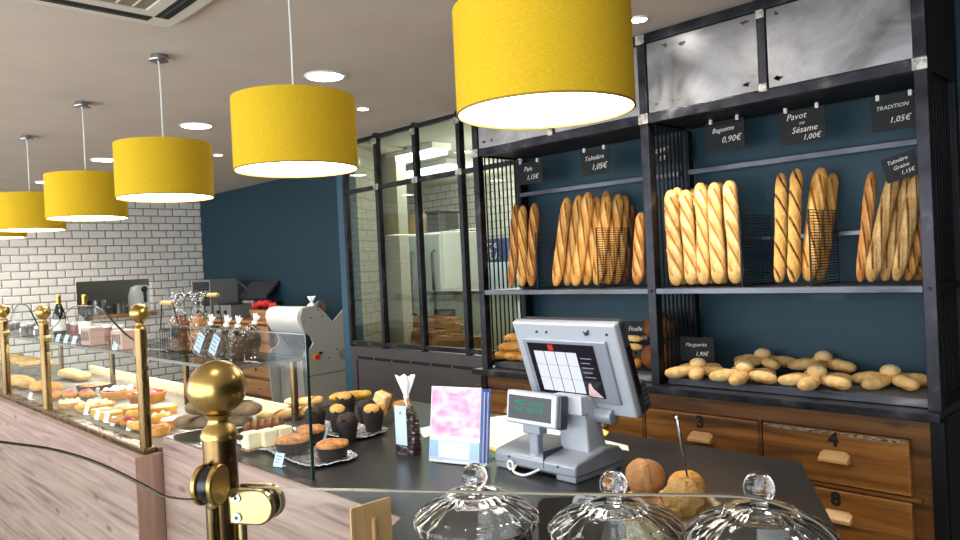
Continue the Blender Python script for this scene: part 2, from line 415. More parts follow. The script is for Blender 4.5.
def frame_m(pos, zdir, xhint=(1, 0, 0)):
    """matrix whose Z runs along zdir and X stays near xhint"""
    z = V(zdir).normalized(); x = V(xhint); x = (x - z * x.dot(z)).normalized(); y = z.cross(x)
    m = Matrix((x, y, z)).transposed().to_4x4(); m.translation = V(pos); return m

def text_obj(string, size, mat, m, parent=None, shear=.25, name='lettering', align='CENTER', depth=.0004, bold=0., off=None):
    cu = bpy.data.curves.new(name, 'FONT'); cu.body = string; cu.size = size; cu.shear = shear; cu.align_x = align; cu.align_y = 'CENTER'
    cu.extrude = depth; cu.offset = bold; cu.resolution_u = 2
    t = bpy.data.objects.new(name, cu); LINK(t)
    dg = bpy.context.evaluated_depsgraph_get(); me = bpy.data.meshes.new_from_object(t.evaluated_get(dg))
    bpy.data.objects.remove(t); bpy.data.curves.remove(cu)
    me.transform(m)
    if off is not None: me.transform(Matrix.Translation(-V(off)))
    me.materials.clear(); me.materials.append(mat)
    o = bpy.data.objects.new(name, me); LINK(o)
    if parent is not None: o.parent = parent
    return o

ORD = ['first', 'second', 'third', 'fourth', 'fifth', 'sixth', 'seventh', 'eighth', 'ninth', 'tenth']
# ------------------------------------------------------------------ room shell
ZC = 2.775                      # ceiling
YB = 3.82                       # wall behind the bread shelves and the glazed partition
YN = 4.60                       # back of the alcove with the slicer
XT = -10.5                      # tiled end wall
XR, YFr = 2.6, -2.4             # right wall, shop front

def slab(name, mat, x0, x1, y0, y1, z0, z1):
    return struct(MB().box(x0, x1, y0, y1, FLOOR if z0 == 0 else z0, z1).build(name, mat))

slab('floor', M['floor'], XT - .2, XR + .2, YFr - .2, 9.2, FLOOR - .1, FLOOR)
slab('ceiling', M['ceiling'], XT - .2, XR + .2, YFr - .2, YB + .12, ZC, ZC + .1)
slab('ceiling_alcove', M['ceiling'], XT - .2, -5.7, YB + .12, YN + .1, ZC, ZC + .1)
slab('ceiling_kitchen', M['kitchen_paint'], -13, -1.9, YN + .1, 9.2, ZC + .02, ZC + .12)
slab('ceiling_kitchen_front', M['kitchen_paint'], -5.69, -1.9, YB + .12, YN + .1, ZC + .02, ZC + .12)
# tiled end wall with the serving hatch: one mesh with a hole
hy0, hy1 = at(76, 284, X=XT).y, at(152, 280, X=XT).y
hz0, hz1 = 1.19, 1.64
mb = MB()
for (y0, y1, z0, z1) in ((YFr, hy0, FLOOR, ZC), (hy1, YN, FLOOR, ZC), (hy0, hy1, FLOOR, hz0), (hy0, hy1, hz1, ZC)):
    mb.box(XT - .12, XT, y0, y1, z0, z1)
struct(mb.build('wall_left', M['metro']))
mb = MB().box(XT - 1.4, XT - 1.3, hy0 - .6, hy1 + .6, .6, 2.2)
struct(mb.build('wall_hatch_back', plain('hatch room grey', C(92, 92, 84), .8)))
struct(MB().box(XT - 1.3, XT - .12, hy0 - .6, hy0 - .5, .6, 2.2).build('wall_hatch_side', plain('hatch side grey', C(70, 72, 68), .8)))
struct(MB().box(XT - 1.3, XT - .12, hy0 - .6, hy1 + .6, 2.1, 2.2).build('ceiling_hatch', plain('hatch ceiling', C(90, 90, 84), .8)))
struct(MB().box(XT - .1, XT + .05, hy0 - .03, hy1 + .03, hz0 - .05, hz0).build('trim_1', M['crate'], bevel=.006))
slab('wall_alcove', M['blue'], XT - .1, -6.17, YN, YN + .1, 0, ZC)
slab('wall_back', M['blue'], -3.47, -.86, YB, YB + .1, 0, ZC)
slab('wall_back_dark', M['black_wall'], -.86, XR + .1, YB, YB + .1, 0, ZC)
# pilaster where the alcove ends
px0, px1 = at(342, 260, Y=YB).x, at(350.5, 260, Y=YB).x
slab('trim_2', M['blue_l'], px0, px1, YB - .02, YB + .1, 0, ZC)
slab('wall_right', M['black_wall'], XR, XR + .1, YFr, YB, 0, ZC)
# shop front behind the camera: three window openings
mb = MB()
wins = [(-9.6, -6.6), (-6.3, -3.3), (-3.0, 0.0), (.3, 2.2)]
edges = [XT] + [q for w in wins for q in w] + [XR]
for a, b_ in zip(edges[0::2], edges[1::2]): mb.box(a, b_, YFr - .15, YFr, FLOOR, ZC)
for a, b_ in wins:
    mb.box(a, b_, YFr - .15, YFr, FLOOR, .35); mb.box(a, b_, YFr - .15, YFr, 2.5, ZC)
struct(mb.build('wall_front', M['white_m']))

# ------------------------------------------------------------------ glazed steel partition (window_1)
PX0 = px1; PX1 = -3.47; PYF = YB - .02
win = root('window_1', (PX0, PYF, 0), 'black steel partition with old glass panes looking into the bakery kitchen', 'partition'); struct(win)
ow = win.location
zs = at(400, 346, Y=PYF).z                       # foot of the panes
zb = at(400, 183, Y=PYF).z                       # cross bar
xs = [PX0] + [at(px, 240, Y=PYF).x for px in (380.5, 419.5, 464)] + [PX1]
b = MB().box(PX0, PX1, PYF - .01, PYF + .05, FLOOR, zs - .03)
b.build('base_panel', noisy('plum grey panel', [(.3, C(66, 62, 66)), (.7, C(78, 74, 77))], scale=(3, 3, 3), rough=(.4, .5)), win, off=ow)
z1, z2 = at(400, 361.5, Y=PYF - .012).z, .34
xa, xb = at(357, 361, Y=PYF - .012).x, PX1 - .05
gap = plain('panel slot', C(12, 11, 12), .8)
n = 8; w = (xb - xa) / n
for k in range(n):
    MB().box(xa + k * w + .012, xa + (k + 1) * w - .012, PYF - .012, PYF - .008, z1 - .012, z1 + .012).build('slot', gap, win, off=ow)
MB().box(xa - .012, xa + .012, PYF - .012, PYF - .008, z2, z1 - .02).build('slot', gap, win, off=ow)
for i, x in enumerate(xs):
    MB().box(x - .020, x + .020, PYF - .02, PYF + .035, zs - .03, ZC).build('mullion', M['steel_dark'], win, off=ow, bevel=.004)
for i in range(4):
    x0, x1 = xs[i] + .020, xs[i + 1] - .020
    for z in (zs, zb, ZC - .03):
        MB().box(x0, x1, PYF - .015, PYF + .03, z - .018, z + .018).build('transom', M['steel_dark'], win, off=ow, bevel=.004)
    MB().box(x0, x1, PYF + .004, PYF + .010, zs + .018, zb - .018).build('pane', M['pane_k'], win, off=ow)
    MB().box(x0, x1, PYF + .004, PYF + .010, zb + .018, ZC - .048).build('pane', M['pane_k'], win, off=ow)
    MB().cbox((xs[i + 1], PYF - .024, zb), .07, .010, .05).build('weld_patch', M['weld'], win, off=ow, bevel=.005)
    MB().cbox((xs[i + 1], PYF - .024, ZC - .07), .06, .012, .05).build('weld_patch', M['weld'], win, off=ow, bevel=.005)

# ------------------------------------------------------------------ kitchen behind the glass
struct(MB().prism([(-5.70, YB + .11, FLOOR), (-6.15, YN, FLOOR), (-6.23, YN, FLOOR), (-5.78, YB + .11, FLOOR)], (0, 0, ZC + .02 - FLOOR)).build('wall_kitchen_left', M['metro_k']))
slab('wall_kitchen_pier', M['kitchen_paint'], -6.17, -5.90, YN, YN + .12, 0, ZC + .02)
slab('wall_kitchen_back', M['metro_kb'], -13, -1.9, 7.2, 7.3, 0, ZC + .02)
slab('wall_kitchen_far', M['metro_k'], -11.1, -11.0, YN + .1, 7.2, 0, ZC + .02)
slab('wall_kitchen_right', M['kitchen_paint'], -2.3, -2.2, YB + .1, 7.2, 0, ZC + .02)

fy = 5.7
fx0, fx1 = at(401, 260, Y=fy).x, at(443.5, 260, Y=fy).x
fr = root('upright_freezer', (fx0, fy, FLOOR), 'tall white two-door freezer seen through the partition glass', 'freezer')
of = fr.location; zt = at(420, 233.5, Y=fy).z
MB().box(fx0, fx1, fy, fy + .7, FLOOR + .001, zt).build('body', M['white'], fr, off=of, bevel=.01)
wd = (fx1 - fx0) / 2
for k in range(2):
    a = fx0 + wd * k + .006
    d = MB().box(a, a + wd - .012, fy - .05, fy - .004, .05, zt - .02).build('door', plain('freezer door', C(222, 228, 222), .3), fr, off=of, bevel=.012)
    hx = a + wd - .09
    MB().tube([(hx, fy - .06, 1.05), (hx, fy - .10, 1.08), (hx, fy - .10, 1.78), (hx, fy - .06, 1.81)], .017, 8).build('handle', M['grey_dk'], d, off=of, smooth=60)
bx = at(411, 225, Y=fy + .1).x; bx2 = at(424, 225, Y=fy + .1).x
bo = root('cardboard_box', (bx, fy + .1, zt), 'tan cardboard box standing on the white freezer', 'box')
MB().box(bx, bx2, fy + .08, fy + .4, zt, zt + .24).build('carton', plain('tan card', C(178, 150, 104), .8), bo, off=bo.location, bevel=.004)
MB().box(bx + .02, bx2 - .02, fy + .10, fy + .38, zt + .24, zt + .246).build('flap', plain('tan card flap', C(192, 164, 116), .8), bo, off=bo.location)
bx = at(428, 225, Y=fy + .1).x; bx2 = at(440, 225, Y=fy + .1).x
bo = root('black_crate', (bx, fy + .1, zt), 'dark plastic crate standing on the white freezer', 'crate')
MB().box(bx, bx2, fy + .08, fy + .4, zt, zt + .23).build('crate_body', M['grey_dk'], bo, off=bo.location, bevel=.01)
MB().box(bx - .012, bx2 + .012, fy + .068, fy + .412, zt + .23, zt + .262).build('crate_rim', M['black'], bo, off=bo.location, bevel=.006)

# steel worktop with oven and crates
ky = 5.35
kx0, kx1 = at(424, 290, Y=ky).x, -3.4
kz = at(445, 291, Y=ky).z
kt = root('steel_bench', (kx0, ky, FLOOR), 'stainless kitchen bench behind the partition glass', 'bench'); ok = kt.location
MB().box(kx0, kx1, ky, ky + .6, kz - .04, kz).build('bench_top', M['inox'], kt, off=ok, bevel=.004)
MB().box(kx0 + .05, kx1, ky + .04, ky + .58, FLOOR + .001, kz - .04).build('cabinet_body', plain('kitchen unit', C(176, 186, 172), .5), kt, off=ok)
ovx0, ovx1 = at(434, 320, Y=ky - .02).x, at(452, 320, Y=ky - .02).x
ov = MB().box(ovx0, ovx1, ky - .02, ky + .04, at(440, 331, Y=ky).z, at(440, 309, Y=ky).z).build('oven_door', M['black'], kt, off=ok, bevel=.01)
MB().box(ovx0 + .12, ovx1 - .02, ky - .03, ky - .018, at(440, 327, Y=ky).z, at(440, 313, Y=ky).z).build('oven_window', plain('oven glass', C(70, 76, 78), .1), ov, off=ok)
dk = root('wall_cupboard', (at(440, 240, Y=6.9).x, 6.9, 0), 'small dark wall box on the grey kitchen tiles', 'box')
MB().box(at(440, 240, Y=6.9).x, at(452, 240, Y=6.9).x, 6.85, 7.2, at(450, 244, Y=6.9).z, at(450, 233, Y=6.9).z).build('box_body', M['grey_dk'], dk, off=dk.location, bevel=.01)
MB().box(at(440, 240, Y=6.9).x, at(452, 240, Y=6.9).x, 6.82, 6.85, at(450, 236, Y=6.9).z, at(450, 233, Y=6.9).z).build('box_lip', M['black'], dk, off=dk.location)
# low crates on a trolley just behind the glass
cy = 4.45
for k, (pa, pb, zt_, dep) in enumerate(((401, 446, 318, .34), (401, 432, 331, .30), (436, 470, 337, .34))):
    xa, xb = at(pa, zt_, Y=cy + .2 * (2 - k) / 2).x, at(pb, zt_, Y=cy + .2 * (2 - k) / 2).x
    yy = cy + .5 - .25 * k
    xa, xb = at(pa, zt_, Y=yy).x, at(pb, zt_, Y=yy).x
    zt2 = at((pa + pb) / 2, zt_, Y=yy).z
    t = root('wooden_crate', (xa, yy, FLOOR), ('long slatted wooden crate furthest behind the partition glass', 'slatted wooden crate standing in front of the long crate behind the glass', 'slatted wooden crate behind the glass, nearest the black bread shelf')[k], 'crate', 'kitchen crates')
    for j in range(3):
        z0 = zt2 - .10 - j * .14
        MB().box(xa, xb, yy, yy + .018, z0, z0 + .10).build('slat', M['crate'], t, off=t.location, bevel=.003)
        MB().box(xa, xb, yy + dep * .6, yy + dep * .6 + .018, z0, z0 + .10).build('slat', M['crate'], t, off=t.location, bevel=.003)
    for x in (xa + .02, xb - .05):
        MB().box(x, x + .03, yy + .018, yy + dep * .6, FLOOR + .001, zt2).build('end_board', M['crate'], t, off=t.location, bevel=.003)
# ceiling fluorescents
for k, (pa, pb, py, yy) in enumerate(((395, 442, 163, 5.0), (395, 455, 178, 6.2))):
    z = ZC - .06
    p0, p1 = at(pa, py, Z=z), at(pb, py - 12, Z=z)
    yy = p1.y
    x0, x1 = at(pa, py, Y=yy).x, p1.x
    t = root('fluorescent_light', (x0, yy, z), ('fluorescent batten on the kitchen ceiling nearer the partition glass', 'fluorescent batten deeper in the kitchen behind the glass')[k], 'ceiling light', 'kitchen tube lights')
    MB().box(x0, x1, yy - .12, yy + .12, z + .02, ZC + .02).build('housing', M['white'], t, off=t.location)
    MB().box(x0 + .03, x1 - .03, yy - .10, yy + .10, z - .02, z + .02).build('tube_cover', M['fluo'], t, off=t.location, bevel=.008)
# flat panel added for a street reflection in the partition glass
yy = 7.1
x0, x1 = at(464, 250, Y=yy).x, at(511, 250, Y=yy).x
zt_, zm, zb_ = at(480, 240, Y=yy).z, at(480, 263, Y=yy).z, at(480, 290, Y=yy).z
po = root('reflection_panel', (x0, yy, zb_), 'blue and white panel standing in for a mirrored reflection behind the steel bars', 'reflection_panel'); oo = po.location
MB().box(x0, x1, yy, yy + .098, zm, zt_).build('blue_band', plain('poster blue', C(44, 62, 112), .5), po, off=oo)
MB().box(x0, x1, yy, yy + .098, zb_, zm).build('white_band', plain('poster white', C(206, 218, 236), .5), po, off=oo)
fm = Matrix(((1, 0, 0, 0), (0, 0, -1, 0), (0, 1, 0, 0), (0, 0, 0, 1)))      # text upright, facing -Y
mir = Matrix.Diagonal((-1, 1, 1, 1))
text_obj('PIZZA', .17, M['white_m'], Matrix.Translation(((x0 + x1) / 2, yy - .004, zt_ - .12)) @ fm @ mir, po, shear=0, off=oo)
text_obj('AU ZOE', .13, M['white_m'], Matrix.Translation(((x0 + x1) / 2, yy - .004, zm + .08)) @ fm @ mir, po, shear=0, off=oo)

# ------------------------------------------------------------------ bread shelving of blackened steel
SY = 3.33; SB = 3.72                       # front and back
PX = [-3.445, -2.173, -.890]               # post centre lines
ZM = at(655, 291, Y=SY).z                  # middle shelf, mid height
ZBm = at(647.7, 123.4, Y=SY).z             # under side of the head beam
ZBt = at(640, 119.4, Y=SY).z
ZS = .95                                   # slab top
sh = root('bread_rack', (PX[1], SY, ZS), 'black steel bread rack with raw metal panels on top standing on the drawer unit', 'shelf rack'); osh = sh.location
def sp(mbx, name, mat, **k): return mbx.build(name, mat, sh, off=osh, **k)
hw = .024
for x in PX:
    sp(MB().box(x - hw, x + hw, SY, SY + .05, ZS + .001, ZC - .003), 'post', M['steel_dark'], bevel=.003)
    sp(MB().box(x - hw, x + hw, SB, SB + .05, ZS + .001, ZBm), 'post', M['steel_bar'], bevel=.003)
for i in range(2):
    x0, x1 = PX[i] + hw, PX[i + 1] - hw
    sp(MB().box(x0, x1, SY + .002, SY + .048, ZBm, ZBm + .05), 'head_beam', M['steel_dark'], bevel=.003)
    sp(MB().box(x0, x1, SY + .002, SY + .048, ZC - .052, ZC - .003), 'top_beam', M['steel_dark'], bevel=.003)
    s_ = sp(MB().box(x0, x1, SY + .002, SB + .05, ZM - .018, ZM + .014), 'middle_shelf', M['shelf_steel'], bevel=.004)
    sp(MB().box(x0, x1, SY + .05, SB + .04, ZBm + .012, ZBm + .03), 'canopy', M['black_wall'])
    xm = (x0 + x1) / 2
    sp(MB().box(xm - .02, xm + .02, SY + .004, SY + .046, ZBm + .05, ZC - .052), 'divider', M['steel_dark'], bevel=.003)
    for a, b_ in ((x0, xm - .02), (xm + .02, x1)):
        pn = sp(MB().box(a + .004, b_ - .004, SY + .012, SY + .018, ZBm + .054, ZC - .056), 'sheet_panel', M['steel_sheet'])
        rr = random.Random(int(a * 100))
        for q in range(7):
            ex = rr.choice([a + .05, b_ - .06, a + (b_ - a) * rr.random()]); ez = rr.choice([ZC - .085, ZBm + .09, ZC - .1])
            sz = rr.uniform(.4, 1.3)
            pts = [V((ex + .020 * sz * rr.uniform(.3, 1.5) * cos(t), SY + .0115, ez + .011 * sz * rr.uniform(.3, 1.5) * sin(t))) for t in [k * pi / 5 for k in range(10)]]
            pts = [p if a + .01 < p.x < b_ - .01 else V((min(max(p.x, a + .01), b_ - .01), p.y, p.z)) for p in pts]
            MB().add(pts, [tuple(range(10))]).build('stain', M['stain'], pn, off=osh)
    # rails on the back
    zr = at(780, 160, Y=SB - .01).z
    sp(MB().box(x0, x1, SB - .012, SB + .0, zr - .014, zr + .014), 'back_rail', M['shelf_steel'], bevel=.002)
    if i == 1: sp(MB().box(x0, x1, SB - .012, SB + .0, ZM + .235, ZM + .257), 'back_rail', M['shelf_steel'], bevel=.002)
    sp(MB().tube([(x0, 3.60, ZBm - .02), (x1, 3.60, ZBm - .02)], .0025, 6), 'card_wire', M['steel_bar'])
for x in PX:
    sp(MB().cbox((x, SY - .004, ZBm + .025), .058, .010, .054), 'weld_patch', M['weld'], bevel=.005)
    if x < -1: sp(MB().cbox((x, SY - .004, ZC - .03), .055, .010, .05), 'weld_patch', M['weld'], bevel=.005)
    for (z0, z1) in ((ZS + .05, ZM - .03), (ZM + .03, ZBm - .01)):
        nb = 8
        for k in range(nb):
            y = SY + .085 + (SB - SY - .11) * k / (nb - 1)
            sp(MB().tube([(x, y, z0 - .02), (x, y, z1 + .02)], .0055, 6), 'side_bar', M['steel_bar'], smooth=60)
    for z in (ZS + .03, ZM, ZBm + .02):
        sp(MB().box(x - .012, x + .012, SY + .05, SB, z - .016, z + .016), 'side_rail', M['steel_bar'], bevel=.002)
    sp(MB().cyl((x, SY + .001, ZM), (x, SY - .006, ZM), .008, .007, 10), 'bolt', M['steel_bar'], smooth=40)
for x in [(PX[i] + PX[i + 1]) / 2 for i in range(2)]:
    for z in (ZBm + .06, ZC - .07):
        sp(MB().cbox((x, SY - .0005, z), .042, .009, .040), 'weld_patch', M['weld'], bevel=.005)
# solid cheek above the bars on the right end
sp(MB().box(PX[2] + hw - .004, PX[2] + hw, SY + .05, SB + .05, ZBm + .0, ZC - .01), 'cheek', M['black_wall'])

# ------------------------------------------------------------------ slab and drawer unit
SLF = 3.285
sx0, sx1 = at(474, 372, Y=SLF).x, at(938, 417, Y=SLF).x
so = root('dark_slab', (sx0, SLF, .92), 'long dark slab top lying over the numbered wooden drawers', 'worktop')
MB().box(sx0, sx1, SLF, YB - .003, .921, ZS).build('slab_top', M['slab'], so, off=so.location, bevel=.004)
MB().box(sx0 - .01, sx1 + .01, SLF - .012, SLF, .917, ZS + .002).build('front_edge', M['steel_dark'], so, off=so.location, bevel=.003)
dw = root('drawer_unit', (PX[1], SLF + .05, FLOOR), 'old pine drawer unit with stencilled numbers and pale wooden handles', 'drawer unit'); od = dw.location
dy = SLF + .05
MB().box(sx0 + .05, -.885, dy + .03, YB - .003, FLOOR + .001, .915).build('carcass', M['pine_d'], dw, off=od)
MB().box(sx0 + .05, -.885, dy, dy + .03, .832, .915).build('rail', M['pine_d'], dw, off=od)
for x in (sx0 + .02, sx1 - .04):
    MB().box(x, x + .05, dy - .012, dy + .04, FLOOR + .001, .915).build('steel_leg', M['steel_bar'], dw, off=od, bevel=.003)
MB().box(sx1 - .04, sx1 + .01, dy + .04, YB - .003, FLOOR + .001, .915).build('side_cheek', M['black_wall'], dw, off=od)
xr = at(912, 470, Y=dy).x; xm = at(760.5, 450, Y=dy).x; W4 = xr - xm
num = 0
rows = [(.585, .832), (.325, .572), (.065, .312)]
for r, (z0, z1) in enumerate(rows):
    MB().box(sx0 + .07, xr + .03, dy, dy + .03, z0 - .013, z0).build('rail', M['pine_d'], dw, off=od)
    for c in range(4):
        x1 = xr - (3 - c) * W4; x0 = x1 - W4
        d = MB().box(x0 + .016, x1 - .006, dy - .004, dy + .03, z0 + .006, z1 - .008).build('drawer', M['pine'], dw, off=od, bevel=.006)
        MB().box(x0 - .006, x0 + .010, dy, dy + .03, z0, z1).build('stile', M['pine_d'], dw, off=od)
        hx, hz = (x0 + x1) / 2 + .02, (z0 + z1) / 2 + .005
        prof = [(hx - .064, dy - .004, hz - .022), (hx + .064, dy - .004, hz - .022), (hx + .064, dy - .004, hz + .012), (hx + .046, dy - .004, hz + .026), (hx - .046, dy - .004, hz + .026), (hx - .064, dy - .004, hz + .012)]
        hm = MB().add([*prof, *[V((hx + (p[0] - hx) * (1 if p[2] < hz else .93), dy - .040, min(p[2], hz - .006))) for p in prof]],
                      [(0, 1, 2, 3, 4, 5), (6, 7, 8, 9, 10, 11)] + [(i, (i + 1) % 6, 6 + (i + 1) % 6, 6 + i) for i in range(6)])
        hm.build('handle', M['handle_w'], d, off=od, bevel=.003)
        num = r * 4 + c + 1
        text_obj(str(num), .082, M['ink'], Matrix.Translation((hx - .005, dy - .0055, z1 - .048)) @ fm, d, shear=0, name='numeral', bold=.004, off=od)
    # worn pale strip along the lip of the fourth drawer
mb = MB(); x0 = xm + .02; ts = [k / 14 for k in range(15)]
zz = rows[0][1]
pts_t = [V((x0 + (xr - x0 - .02) * t, dy - .0046, zz - .010 - .004 * t)) for t in ts]
pts_b = [V((p.x, p.y, p.z - .008 - .006 * abs(sin(9 * i)) )) for i, p in enumerate(pts_t)]
mb.add(pts_t + pts_b, [(i, i + 1, 16 + i, 15 + i) for i in range(14)])
mb.build('worn_edge', noisy('bare scuffed wood', [(.4, C(52, 40, 32)), (.6, C(176, 160, 142))], scale=(40, 40, 160)), dw, off=od)
# ------------------------------------------------------------------ breads
from mathutils import noise as MN
def loaf(L, R, seed, slashes=4, squash=.86, bend=.0, tip=.32, tw=.9, depth=.14, band=False, nl=90, nr=64, wob=.04):
    """a baked loaf from z=0 to z=L, scored side towards -Y; 'tone' holds crust colour (0 dark ridge, 1 pale opening)"""
    rr = random.Random(seed); ph = [rr.uniform(0, 6.28) for _ in range(6)]
    mb = MB(); mb.t = []
    for i in range(nl + 1):
        u = i / nl
        e = min(u, 1 - u) / tip
        prof = sqrt(max(0, 1 - (1 - min(1, e)) ** 2.3)) if e < 1 else 1.0
        prof *= 1 + wob * sin(7 * u + ph[0]) + wob * .7 * sin(15 * u + ph[1])
        cx = bend * sin(pi * u) + .10 * R * sin(5 * u + ph[2]); cy = .08 * R * sin(4 * u + ph[3])
        if i in (0, nl):
            mb.v.append(V((cx, cy, u * L))); mb.t.append(.35); continue
        for k in range(nr):
            a = 2 * pi * k / nr                                 # 0 is the front (-Y)
            front = max(0, cos(a)) ** .6
            f = (u * (slashes + .6) - .25 + tw * sin(a) * .42) % 1.0
            body = 1 if .10 < u < .92 else 0
            op = math.exp(-((f - .5) / .20) ** 2) * front * body
            ridge = math.exp(-((f - .80) / .07) ** 2) * front * body
            groove = math.exp(-((f - .88) / .065) ** 2) * front * body
            r = R * prof * (1 - depth * .30 * op + depth * .8 * ridge - depth * 1.1 * groove) * (1 + .05 * MN.noise(V((3 * sin(a), 3 * cos(a), u * L / R * 1.2 + seed))) + .03 * MN.noise(V((9 * sin(a), 9 * cos(a), u * L / R * 4 + seed))))
            t = .48 + .13 * MN.noise(V((2 * sin(a), 2 * cos(a), u * L / R * .7 + 3 * seed))) + .30 * op - .22 * ridge - .60 * groove - .10 * (1 - prof) + .06 * sin(23 * u + ph[5])
            if band: t = .30 + .42 * (1 - math.exp(-((f - .9) / .13) ** 2) * (front ** .3)) if front > .15 else .18
            mb.v.append(V((cx + r * sin(a), cy - r * squash * cos(a), u * L))); mb.t.append(min(1, max(0, t)))
    idx = lambda i, k: 1 + (i - 1) * nr + (k % nr)
    for k in range(nr): mb.f.append((0, idx(1, k + 1), idx(1, k)))
    for i in range(1, nl - 1):
        for k in range(nr): mb.f.append((idx(i, k), idx(i, k + 1), idx(i + 1, k + 1), idx(i + 1, k)))
    last = len(mb.v) - 1
    for k in range(nr): mb.f.append((idx(nl - 1, k), idx(nl - 1, k + 1), last))
    return mb

BAG = {}
def proto(key, mat, **kw):
    if key not in BAG:
        ob = loaf(**kw).build(key.split('#')[0], M[mat], smooth=180); bpy.context.scene.collection.objects.unlink(ob)
        BAG[key] = ob
    return BAG[key]
def put(pr, name, m, label, cat, group=None, scale=None):
    o = pr.copy(); o.name = name; LINK(o)
    o.matrix_world = m @ Matrix.Diagonal((*(scale or (1, 1, 1)), 1)); return tag(o, label, cat, group)

KIND = {
 'pale': [('crust_pale', dict(slashes=4, tip=.12, depth=.24, tw=1.7)), 3],
 'gold': [('crust_gold', dict(slashes=3, tip=.18, depth=.30, tw=1.9)), 4],
 'brown': [('crust_brown', dict(slashes=3, tip=.20, depth=.32, tw=2.0)), 4],
 'dark': [('crust_dark', dict(slashes=3, tip=.20, depth=.32, tw=2.0)), 2],
 'poppy': [('crust_poppy', dict(slashes=4, tip=.14, depth=.26, band=True, tw=1.1)), 2],
 'grain': [('crust_grain', dict(slashes=2, tip=.20, depth=.28, tw=2.0)), 3]}
ZSH = ZM + .014
def stick(kind, var, bpx, tpx, tpy, wpx, label, group, yb=3.41, yt=3.63, xb=None, xt=None):
    mat, kw = KIND[kind][0]; var = var % KIND[kind][1]
    pr = proto('baguette#%s%d' % (kind, var), mat, L=.55, R=.036, seed=hash((kind, var)) % 1000 if False else (len(kind) * 31 + var * 7), **kw)
    top = at(tpx, tpy, Y=yt) if xt is None else at(tpx, tpy, X=xt)
    b = at(bpx, 287, Y=yb) if xb is None else at(bpx, 287, X=xb); b.z = ZSH + .004
    L = (top - b).length; d = top - b
    R = wpx * (b - EYE).dot(CF) / F_PX / 2
    m = frame_m(b, d, V((cos(.55), sin(.55), 0)))
    b2 = b + V((0, 0, R * sqrt(d.x ** 2 + d.y ** 2) / L * .8)); m.translation = b2
    return put(pr, 'baguette', m, label, 'bread', group, (R / .036, R / .036, L / .55))

nth = lambda i: ORD[i]
# left bay
for i, (b_, tx, ty, w, k) in enumerate(((511.8, 516.8, 205.5, 9.6, 'brown'), (522, 523.5, 207, 9.6, 'gold'), (531.5, 534.5, 204.5, 10.4, 'brown'))):
    stick(k, i, b_, tx, ty, w, '%s of the three thin baguettes at the left end of the middle shelf' % ('leftmost', 'middle one', 'rightmost')[i], 'thin baguettes by the left end')
XD2 = at(597, 250, Y=3.375).x; XD4 = at(810, 250, Y=3.375).x
lab = ['golden baguette leaning furthest left beside the first wire divider', 'second golden baguette right of the first wire divider', 'third and tallest golden baguette right of the first wire divider',
       'bent golden baguette leaning just left of the second wire divider', 'golden baguette right at the front edge of the second wire divider', 'brown baguette behind the second wire divider, tallest of those seen through it',
       'golden baguette in the middle of those seen through the second wire divider', 'golden baguette right of the middle, seen through the second wire divider', 'darkest short baguette at the back edge of the second wire divider']
for i, (b_, tx, ty, w, k, yb, yt) in enumerate(((556.5, 569, 198.6, 11, 'gold', 3.42, 3.60), (565.5, 579.5, 196, 11.5, 'gold', 3.46, 3.64), (576, 589, 193, 12, 'gold', 3.40, 3.57),
        (587, 598.5, 197.6, 11.5, 'gold', 3.46, 3.62))):
    stick(k, i, b_, tx, ty, w, lab[i], 'baguettes in the left bay', yb, yt)
for i, (b_, tx, ty, w, k, dx) in enumerate(((597, 608.5, 197.6, 12, 'gold', .085), (603, 607, 191, 11, 'brown', .15), (607, 617.5, 195, 12, 'gold', .045), (617, 626, 196.7, 11.5, 'gold', .045), (624, 631.5, 205, 9, 'dark', .03))):
    stick(k, i, b_, tx, ty, w, lab[4 + i], 'baguettes in the left bay', xb=XD2 - dx, xt=XD2 - dx - .02)
stick('brown', 1, 637, 641.5, 214, 11.5, 'dark brown baguette leaning beside the middle post on its left', 'brown baguettes at the middle post', 3.44, 3.60)
stick('dark', 0, 648, 656, 195, 9, 'dark brown baguette seen through the bars of the middle post', 'brown baguettes at the middle post', 3.52, 3.66)
# right bay: pale baguettes
for i, (b_, tx, ty, w) in enumerate(((676.7, 671.8, 190, 14.5), (691.7, 685.6, 191, 13.5), (705.2, 700, 184, 13), (718, 714.5, 184, 14.5), (736, 730.4, 182, 14.5))):
    stick('pale', i, b_, tx, ty, w, '%s from the left in the front row of five pale baguettes' % nth(i), 'pale baguettes', 3.40, (3.43, 3.50, 3.54, 3.55, 3.55)[i])
for i, (b_, tx, ty, w) in enumerate(((683, 677.5, 187, 11), (699, 693, 189, 11), (711, 706, 185.5, 11), (724, 720, 183, 11))):
    stick('pale', i + 1, b_, tx, ty, w, 'pale baguette peeking out behind the front row, %s from the left' % nth(i), 'pale baguettes behind', 3.52, (3.53, 3.58, 3.62, 3.63)[i])
for i, (b_, tx, ty) in enumerate(((779.7, 782, 174.5), (793, 797, 170))):
    stick('poppy', i, b_, tx, ty, 12.5, ('dark poppy seed baguette beside the empty wire divider', 'tall dark poppy seed baguette, the one nearer the wire basket')[i], 'poppy seed baguettes', 3.42, 3.61)
for i, (b_, tx, ty, w, dx) in enumerate(((807.5, 822, 170, 17, .055), (820.5, 835.5, 175.5, 13.5, .045))):
    stick('gold', i, b_, tx, ty, w, ('broad golden sesame baguette at the front edge of the tall wire divider', 'narrower golden baguette seen through the tall wire divider')[i], 'sesame baguettes', xb=XD4 - dx, xt=XD4 - dx)
lt = ['dark thin baguette standing left of the seedy loaves', 'seedy baguette under the tilted black card, leftmost', 'seedy baguette under the tilted black card, middle one', 'long seedy baguette leaning right beside the post',
      'short brown baguette in the lower right corner of the shelf', 'shorter brown baguette squeezed against the right post']
